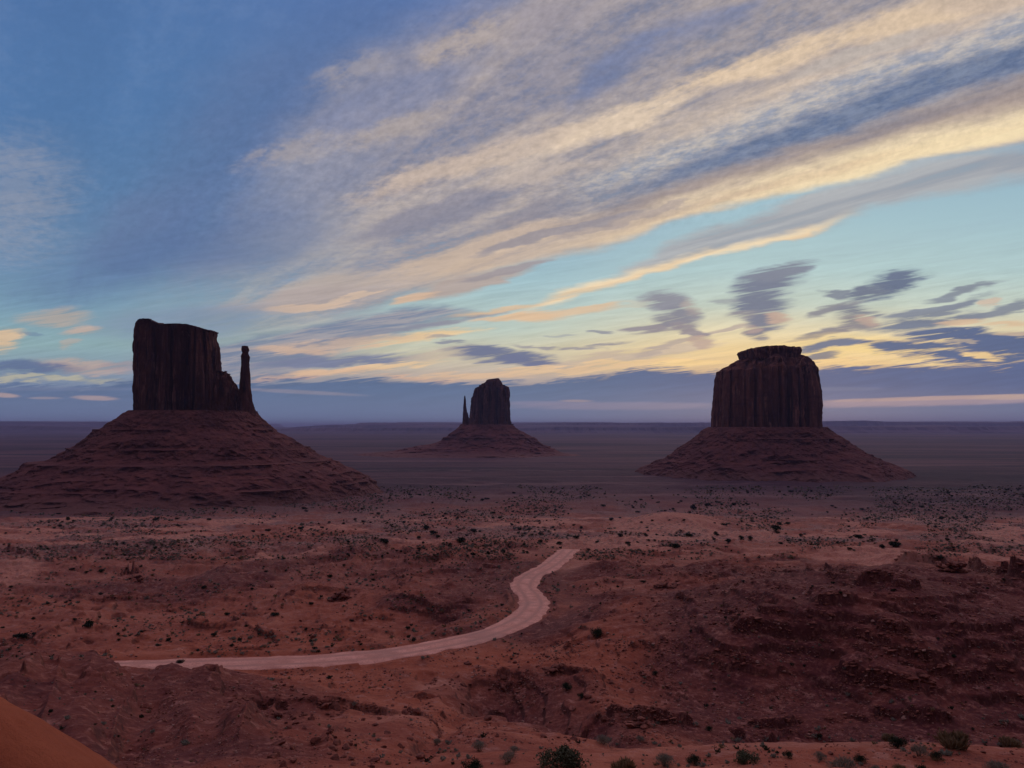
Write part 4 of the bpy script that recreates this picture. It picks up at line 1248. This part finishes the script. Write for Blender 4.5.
KINDS = {
    'green': [lambda i: make_bush('green_bush', '', 'bush', M_GREEN, 500 + i, 2600, .055, h=.85, lobes=9)],
    'sage': [lambda i: make_bush('sagebrush', '', 'sagebrush', M_SAGE, 520 + i, 1500, .07, h=.75, spiky=.5, lobes=8)],
    'straw': [lambda i: make_bush('dry_grass_clump', '', 'grass clump', M_STRAW, 540 + i, 1100, .22, h=.7, spiky=1.0, lobes=6, crown='blades')],
    'dark': [lambda i: make_bush('dark_bush', '', 'bush', M_JUN, 560 + i, 1500, .06, h=.85, lobes=7)],
}
proto = {}
NEAR = [
    (561, 769, 43, 'green', 'broadest green bush, cut off by the bottom edge below the wash'),
    (622, 768, 22, 'straw', 'straw-coloured tussock right beside the broad green bush'),
    (509, 762, 20, 'sage', 'grey-green sagebrush left of the broad green bush, lower of two'),
    (514, 752, 13, 'sage', 'small grey sagebrush just above the one left of the broad green bush'),
    (479, 751, 18, 'sage', 'pale grey sagebrush at the lower end of the sandy fan'),
    (474, 768, 20, 'dark', 'dark low bush on the bottom edge left of the broad green bush'),
    (603, 744, 17, 'sage', 'lone ashy sagebrush in the dark wash above the straw tussock'),
    (665, 766, 24, 'sage', 'ashy grey sagebrush on the near rim right of the straw tussock'),
    (694, 764, 16, 'dark', 'dark little bush at the left end of the near sandy rim'),
    (709, 731, 9, 'dark', 'tiny dark bush on the dark slope just over the near rim'),
    (747, 764, 22, 'green', 'green rounded bush near the left end of the near sandy rim'),
    (788, 758, 11, 'dark', 'small dark bush between the rounded green one and the tall sagebrush'),
    (820, 760, 15, 'sage', 'upright pale sagebrush behind the wide one on the near rim'),
    (837, 770, 34, 'sage', 'widest sagebrush on the near rim, on the bottom edge'),
    (860, 763, 14, 'dark', 'dark tuft right of the widest sagebrush'),
    (868, 768, 13, 'sage', 'grey tuft touching the bottom edge right of the dark tuft'),
    (889, 741, 12, 'straw', 'dry straw stalks standing behind the dark bush on the far lip of the near rim'),
    (898, 748, 19, 'dark', 'dark green bush on the far lip of the near rim'),
    (892, 768, 14, 'straw', 'short straw clump on the bottom edge below the dark green bush'),
    (913, 768, 13, 'dark', 'dark little bush on the bottom edge left of the corner sagebrush'),
    (919, 756, 20, 'sage', 'silver-grey sagebrush right of the dark green bush on the lip'),
    (936, 759, 13, 'dark', 'compact dark bush right of the silver-grey sagebrush'),
    (958, 749, 32, 'straw', 'wide low band of straw grass on the lip at the right'),
    (1007, 747, 20, 'straw', 'straw clump nearest the right edge on the lip'),
    (988, 770, 26, 'sage', 'corner sagebrush on the bottom edge at the far right'),
    (640, 741, 10, 'sage', 'faint grey tuft in the wash right of the lone ashy sagebrush'),
    (437, 745, 12, 'sage', 'thin grey tuft on the red sand left of the pale sagebrush'),
    (567, 690, 13, 'dark', 'dark bush halfway down the shadowed wash'),
    (581, 698, 8, 'dark', 'smaller dark bush just right of the one halfway down the wash'),
    (597, 637, 14, 'dark', 'dark bush beside the boulders right of the road bend'),
    (655, 675, 7, 'dark', 'tiny bush alone on the big dark slope'),
    (180, 664, 9, 'dark', 'stiff little bush on the near verge of the straight road'),
]
P, ok = spots([n[0] for n in NEAR], [min(n[1], 766) for n in NEAR])
cnt = 0
for (px, py, w, kd, lab), p, g in zip(NEAR, P, ok):
    if not g: continue
    if kd not in proto:
        o = proto[kd] = KINDS[kd][0](cnt)
    else:
        o = copy_tree(proto[kd])
    cnt += 1
    s = w * p[1] / F / .95
    if py > 766: p = p.copy()
    o.location = (p[0], p[1] - (.0 if py <= 766 else .02 * p[1]), p[2] - .04 * s)
    o.scale = (s, s, s * random.uniform(.8, 1.0)); o.rotation_euler = (0, 0, random.uniform(0, 6.28))
    o['label'] = lab; o['group'] = 'bushes and tufts in the foreground'

# --- juniper bushes of the middle distance
JP = [(427, 529, 7), (461, 542, 9), (474, 532, 7), (560, 544, 6), (576, 538, 6), (524, 545, 4), (438, 537, 5), (419, 538, 5), (386, 543, 6), (419, 549, 5), (455, 516, 4), (446, 519, 4), (529, 530, 4), (512, 525, 4), (581, 528, 4), (603, 506, 5), (611, 520, 5), (620, 536, 7), (628, 544, 6), (646, 536, 4), (674, 547, 9), (689, 536, 6), (693, 509, 8), (706, 506, 5), (716, 534, 5), (540, 542, 5), (503, 552, 6), (488, 554, 5), (472, 555, 6),
      (734, 505, 5), (708, 505, 4), (724, 525, 5), (779, 524, 6), (775, 530, 10), (788, 524, 5), (728, 542, 8), (741, 538, 6), (717, 535, 5), (750, 539, 6), (781, 544, 5), (801, 536, 5), (859, 538, 9), (882, 548, 7), (940, 558, 8), (947, 540, 5), (942, 519, 5), (966, 518, 5),
      (156, 520, 7), (177, 519, 4), (178, 526, 5), (209, 520, 5), (253, 532, 4), (268, 531, 5), (300, 529, 6), (322, 528, 5), (344, 524, 4), (355, 520, 4), (363, 522, 4), (384, 541, 7), (378, 514, 5), (90, 627, 12), (21, 638, 11), (68, 520, 5), (38, 530, 5), (275, 615, 8), (304, 509, 5)]
g = np.random.default_rng(77)
for n_, (xa, xb, ya, yb, sa, sb) in [(70, (380, 720, 493, 556, 2.2, 4.2)), (48, (720, 1024, 488, 552, 2.2, 4.2)), (44, (0, 380, 500, 556, 2.0, 4.0)), (22, (0, 420, 560, 650, 3.5, 6.5)), (14, (560, 1010, 560, 640, 3.0, 5.0))]:
    for _ in range(n_):
        JP.append((g.uniform(xa, xb), g.uniform(ya, yb), g.uniform(sa, sb)))


def jlabel(px, py):
    if py > 600: return 'lone dark bush on the red ground between the near mound and the buttes', 'bushes on the red ground left of the road'
    if py > 556: return ('dark bush scattered on the red ground left of the winding road', 'bushes on the red ground left of the road') if px < 540 else ('dark bush clinging to the ledged red slopes at the right', 'bushes on the ledged slopes')
    if px < 380: return 'dark juniper bush dotted over the scrub flat below the large left butte', 'junipers below the left butte'
    if px < 600: return 'dark juniper bush on the scrub knoll behind the end of the road', 'junipers behind the road end'
    if px < 720: return 'dark juniper bush around the foot of the orange sand hill', 'junipers around the sand hill'
    return 'dark juniper bush on the scrub flat in front of the right butte', 'junipers before the right butte'


JM = []
for i in range(5):
    V, Fc, cen = bush_mesh('juniper_bush', M_JUN, 600 + i, 340, .17, h=.8, w=1.1, lobes=7)
    V2, F2 = twig_mesh(cen * np.array([1, 1, .8]), 650 + i, .03)
    F2 = [tuple(q + len(V) for q in f) for f in F2]
    JM.append(mesh_obj('juniper_bush', V + V2, Fc + F2, M_JUN, link=False).data)
P, ok = spots([j[0] for j in JP], [j[1] + .2 for j in JP])
ok &= off_road(P, .5)
for (px, py, w), p, g_ in zip(JP, P, ok):
    if not g_: continue
    o = bpy.data.objects.new('juniper_bush', random.choice(JM)); COL.objects.link(o)
    s = w * p[1] / F
    o.location = (p[0], p[1], p[2] - .05 * s); o.scale = (s * random.uniform(.9, 1.3), s, s * random.uniform(.7, 1.0)); o.rotation_euler = (0, 0, random.uniform(0, 6.28))
    l, gr = jlabel(px, py); tag(o, l, 'juniper bush', gr)
for px, py, w, l in [(894, 547, 13, 'largest dark juniper on the pale flat behind the right-hand ledges'), (433, 534, 8, 'bushiest juniper of the row on the knoll left of the road end')]:
    P, ok = spots([px], [py])
    o = bpy.data.objects.new('juniper_bush', JM[0]); COL.objects.link(o); s = w * P[0][1] / F
    o.location = P[0] - np.array([0, 0, .05 * s]); o.scale = (s * 1.1, s, s * .85)
    tag(o, l, 'juniper bush')


# ================================================================= rocks
def rock_geo(seed, sub=2, flat=.7):
    """a broken, angular block"""
    import bmesh
    bm = bmesh.new(); bmesh.ops.create_icosphere(bm, subdivisions=sub, radius=.5)
    V = np.array([v.co[:] for v in bm.verts]); Fc = np.array([[v.index for v in f.verts] for f in bm.faces]); bm.free()
    g = np.random.default_rng(seed)
    for _ in range(9):
        n = g.normal(0, 1, 3); n /= np.linalg.norm(n); c = g.uniform(.22, .40)
        d = V @ n; V = V - np.outer(np.clip(d - c, 0, None), n)
    V *= np.array([g.uniform(.9, 1.4), g.uniform(.8, 1.2), flat * g.uniform(.8, 1.2)])
    V += .035 * np.stack([vn(V[:, 0] * 5 + i * 9.1, V[:, 1] * 5, V[:, 2] * 5, seed=seed + i) for i in range(3)], -1)
    return V, Fc


ROCKS = [rock_geo(700 + i) for i in range(8)]
RM = [mesh_obj('boulder', v, f, M_ROCK, link=False).data for v, f in ROCKS]
RMP = [mesh_obj('boulder', v, f, M_ROCKP, link=False).data for v, f in ROCKS[:4]]
BP = []
g = np.random.default_rng(31)
for n_, xa, xb, ya, yb, sa, sb, pale, l, gr in [
        (62, 270, 425, 706, 768, 4, 13, 0, 'dark red broken boulder strewn over the rocky bottom left of the sandy fan', 'boulders at the bottom left of centre'),
        (30, 215, 330, 680, 720, 3, 7, 0, 'small dark red boulder on the crest of the near red mound', 'boulders on the near mound'),
        (60, 450, 650, 662, 742, 3.5, 10, 0, 'dark red boulder lying in the shadowed wash below the road', 'boulders in the wash'),
        (55, 650, 1015, 590, 725, 2.2, 5, 1, 'pale stone fallen on the dark ledged slope at the right', 'pale stones on the ledged slope'),
        (34, 640, 780, 560, 630, 3, 6, 0, 'dark rock along the rim right of the road', 'rocks along the rim right of the road'),
        (20, 260, 420, 575, 650, 3, 7, 0, 'dark red rock on the broken ground inside the road curve', 'rocks inside the road curve'),
        (22, 700, 1010, 733, 765, 2.5, 6, 0, 'red stone among the tufts of the near sandy rim', 'stones on the near rim')]:
    for _ in range(n_):
        BP.append((g.uniform(xa, xb), g.uniform(ya, yb), sa + (sb - sa) * g.random() ** 2.2, pale, l, gr))
P, ok = spots([b[0] for b in BP], [b[1] for b in BP]); ok &= off_road(P, .3)
for (px, py, w, pale, l, gr), p, g_ in zip(BP, P, ok):
    if not g_: continue
    o = bpy.data.objects.new('boulder', random.choice(RMP if pale else RM)); COL.objects.link(o)
    s = w * p[1] / F
    o.location = (p[0], p[1], p[2] + .12 * s); o.scale = (s, s, s); o.rotation_euler = (random.uniform(-.3, .3), random.uniform(-.3, .3), random.uniform(0, 6.28))
    tag(o, l, 'boulder', gr)


def outcrop(px, py, wpx, hpx, seed, label, n=16):
    """a knot of stacked blocks on a rim"""
    P, ok = spots([px], [py]); p = P[0]; k = p[1] / F
    g = np.random.default_rng(seed); VV = []; FF = []; off = 0
    for i in range(n):
        v, f = ROCKS[i % 8]
        t = g.uniform(-1, 1); hh = (1 - abs(t) ** 1.5)
        s = g.uniform(.28, .55) * min(wpx, hpx * 1.6) * k
        a = g.uniform(0, 6.28); c, sn = math.cos(a), math.sin(a)
        v = v * s * np.array([1.3, 1.1, .9]); v = np.stack([v[:, 0] * c - v[:, 1] * sn, v[:, 0] * sn + v[:, 1] * c, v[:, 2]], -1)
        v = v + np.array([t * wpx * k * .45, g.uniform(-.2, .5) * wpx * k * .4, g.uniform(-.1, .75) * hh * hpx * k])
        VV.append(v); FF.append(f + off); off += len(v)
    o = mesh_obj('rock_outcrop', np.vstack(VV), np.vstack(FF), M_ROCK); o.location = p
    tag(o, label, 'rock outcrop')


outcrop(560, 672, 30, 9, 6, 'dark broken rock band across the head of the wash', 16)
outcrop(640, 728, 34, 10, 7, 'dark rock band where the wash meets the near rim', 18)
outcrop(952, 572, 46, 14, 1, 'long dark rock outcrop crowning the rim at the far right', 26)
outcrop(138, 581, 11, 16, 2, 'short upright rock pinnacle on the red ground below the left butte', 9)
outcrop(341, 600, 22, 11, 3, 'dark blocky outcrop standing inside the road curve')
outcrop(667, 588, 34, 8, 4, 'low broken outcrop on the rim right of the road bend', 16)
outcrop(925, 683, 26, 10, 5, 'dark blocky outcrop low on the ledged slope at the right', 14)

# ================================================================= scrub, grass tufts and rubble nobody could count
def scatter(name, px, py, size, geos, mat, label, jit=.35):
    P, ok = spots(px, py)
    ok &= off_road(P, .2) & (P[:, 1] < 1500) & (P[:, 1] > 20)
    if mat not in (M_ROCK, M_ROCKP): ok &= spots.sand < .45 + .3 * np.random.default_rng(3).random(len(ok))
    P = P[ok]; size = size[ok]
    n = len(P); gg = np.random.default_rng(len(name)); idx = gg.integers(0, len(geos), n)
    a = gg.uniform(0, 6.28, n); VV = []; FF = []; off = 0
    s = size * P[:, 1] / F
    for k, (gv, gf) in enumerate(geos):
        m = idx == k; q = P[m]; sk = s[m] * gg.uniform(1 - jit, 1 + jit, m.sum()); ca, sa = np.cos(a[m]), np.sin(a[m])
        x = gv[None, :, 0] * ca[:, None] - gv[None, :, 1] * sa[:, None]; y = gv[None, :, 0] * sa[:, None] + gv[None, :, 1] * ca[:, None]
        v = np.stack([x, y, np.broadcast_to(gv[None, :, 2], x.shape)], -1) * sk[:, None, None] + q[:, None, :]
        VV.append(v.reshape(-1, 3))
        f = gf[None] + (np.arange(m.sum()) * len(gv))[:, None, None]
        FF.append(f.reshape(-1, gf.shape[1]) + off); off += v.shape[0] * v.shape[1]
    o = mesh_obj(name, np.vstack(VV), np.vstack(FF), mat)
    tag(o, label, kind='stuff')
    return o


def tuft_geo(seed, n=16, spread=.5, h=.6):
    g = np.random.default_rng(seed); V = []; Fc = []
    for i in range(n):
        a = g.uniform(0, 6.28); r = g.uniform(0, .25); c = np.array([math.cos(a) * r, math.sin(a) * r, 0])
        t = np.array([math.cos(a) * g.uniform(.1, spread), math.sin(a) * g.uniform(.1, spread), g.uniform(.3, h)])
        s = np.array([-math.sin(a), math.cos(a), 0]) * .10
        b = len(V); V += [c - s, c + s, c + t]; Fc.append((b, b + 1, b + 2))
        b = len(V); m = c + t * .6; V += [m - s * 1.6, m + s * 1.6 + np.array([0, 0, .1]), m - np.array([0, 0, .22])]; Fc.append((b, b + 1, b + 2))
    return np.array(V), np.array(Fc)


TUFT = [tuft_geo(i) for i in range(5)]
STON = []
for i in range(5):
    v, f = rock_geo(800 + i, sub=1, flat=.6); STON.append((v + np.array([0, 0, .1]), f))
g = np.random.default_rng(5)


def field(n, xa, xb, ya, yb, seed, thr, sc=(45, 12)):
    x = g.uniform(xa, xb, n * 3); y = g.uniform(ya, yb, n * 3)
    k = g.random(n * 3) < ss(fbm(x / sc[0], y / sc[1], o=4, seed=seed), thr - .25, thr + .45)
    return x[k][:n], y[k][:n]


X, Y = [], []
for n, xa, xb, ya, yb, t in [(24000, 0, 1024, 480, 560, -.1), (2400, 0, 560, 556, 660, .0), (500, 560, 760, 556, 640, .1), (160, 640, 1024, 640, 730, .0), (260, 420, 1024, 735, 768, .0), (160, 0, 420, 670, 768, .0)]:
    a, b = field(n, xa, xb, ya, yb, n, t); X.append(a); Y.append(b)
X = np.concatenate(X); Y = np.concatenate(Y)
sz = (1.0 + 2.4 * g.random(len(X)) ** 3) * np.interp(Y, [490, 560, 650, 768], [.8, 1.0, 1.4, 2.2])
k = g.random(len(X)) < .66
scatter('scrub', X[k], Y[k], sz[k], TUFT, M_SAGE, 'low grey-green scrub speckling the desert')
k2 = ~k & (g.random(len(X)) < .55)
scatter('dry_grass', X[k2], Y[k2], sz[k2], TUFT, M_STRAW, 'thin straw-coloured grass tufts between the scrub')
k3 = ~k & ~k2
scatter('dark_scrub', X[k3], Y[k3], sz[k3] * 1.1, TUFT, M_JUN, 'dark low brush on the flats')
X, Y = [], []
for n, xa, xb, ya, yb, t in [(8500, 600, 1024, 566, 738, -.15), (3500, 420, 680, 640, 745, -.1), (4200, 100, 440, 668, 768, -.1), (1500, 0, 560, 520, 660, .1), (700, 690, 1024, 735, 768, -.2)]:
    a, b = field(n, xa, xb, ya, yb, n + 3, t, (30, 14)); X.append(a); Y.append(b)
X = np.concatenate(X); Y = np.concatenate(Y); sz = .8 + 3.0 * g.random(len(X)) ** 3
k = g.random(len(X)) < .72
scatter('rubble', X[k], Y[k], sz[k], STON, M_ROCK, 'small dark red rubble on the slopes')
scatter('gravel', X[~k], Y[~k], sz[~k] * .8, STON, M_ROCKP, 'small pale stones on the slopes')

# broken rim rock along the ledges
gg = np.random.default_rng(99); RX = []; RS = []
for pts, h, L in LEDGES:
    ax = np.array([p[0] for p in pts], float); ad = np.array([p[2] for p in pts], float)
    n = int((ax[-1] - ax[0]) * .9)
    Xs = gg.uniform(ax[0] - 4, ax[-1] + 4, n); dl = np.interp(Xs, ax, ad); dd = dl.copy()
    for _ in range(3):
        xx = (Xs - 512) / F * dd
        dd = dl - fbm(xx / 9.0, dd / 9.0, o=3, seed=91) * 5.5 - 2.0 * fbm(xx / 2.6, dd / 2.6, o=3, seed=93)
    xx = (Xs - 512) / F * dd
    wob = fbm(xx / 9.0, dd / 9.0, o=3, seed=91)
    k = gg.random(n) < np.clip(.55 + 1.2 * wob, .15, 1)
    xx, dd = xx[k], dd[k]
    yy = dd + gg.normal(.1, .35, len(dd)); zz = land(xx, yy)
    RX.append(np.stack([xx, yy, zz], -1)); RS.append(h * gg.uniform(.12, .5, len(dd)) * (gg.random(len(dd)) ** .6))
RX = np.vstack(RX); RS = np.concatenate(RS)
dr_, _ = road_near(RX[:, 0], RX[:, 1]); RX, RS = RX[dr_ > RW + 2], RS[dr_ > RW + 2]
VV = []; FF = []; off = 0
for p, s_ in zip(RX, RS):
    v, f = STON[gg.integers(5)]
    a_ = gg.uniform(-.5, .5); ca, sa = math.cos(a_), math.sin(a_)
    v = v * s_ * np.array([gg.uniform(1.2, 2.6), gg.uniform(.8, 1.4), gg.uniform(.6, 1.0)])
    v = np.stack([v[:, 0] * ca - v[:, 1] * sa, v[:, 0] * sa + v[:, 1] * ca, v[:, 2]], -1) + p - np.array([0, 0, .15 * s_])
    VV.append(v); FF.append(f + off); off += len(v)
tag(mesh_obj('rim_rock', np.vstack(VV), np.vstack(FF), M_ROCK), 'broken dark rock edging the ledges', kind='stuff')
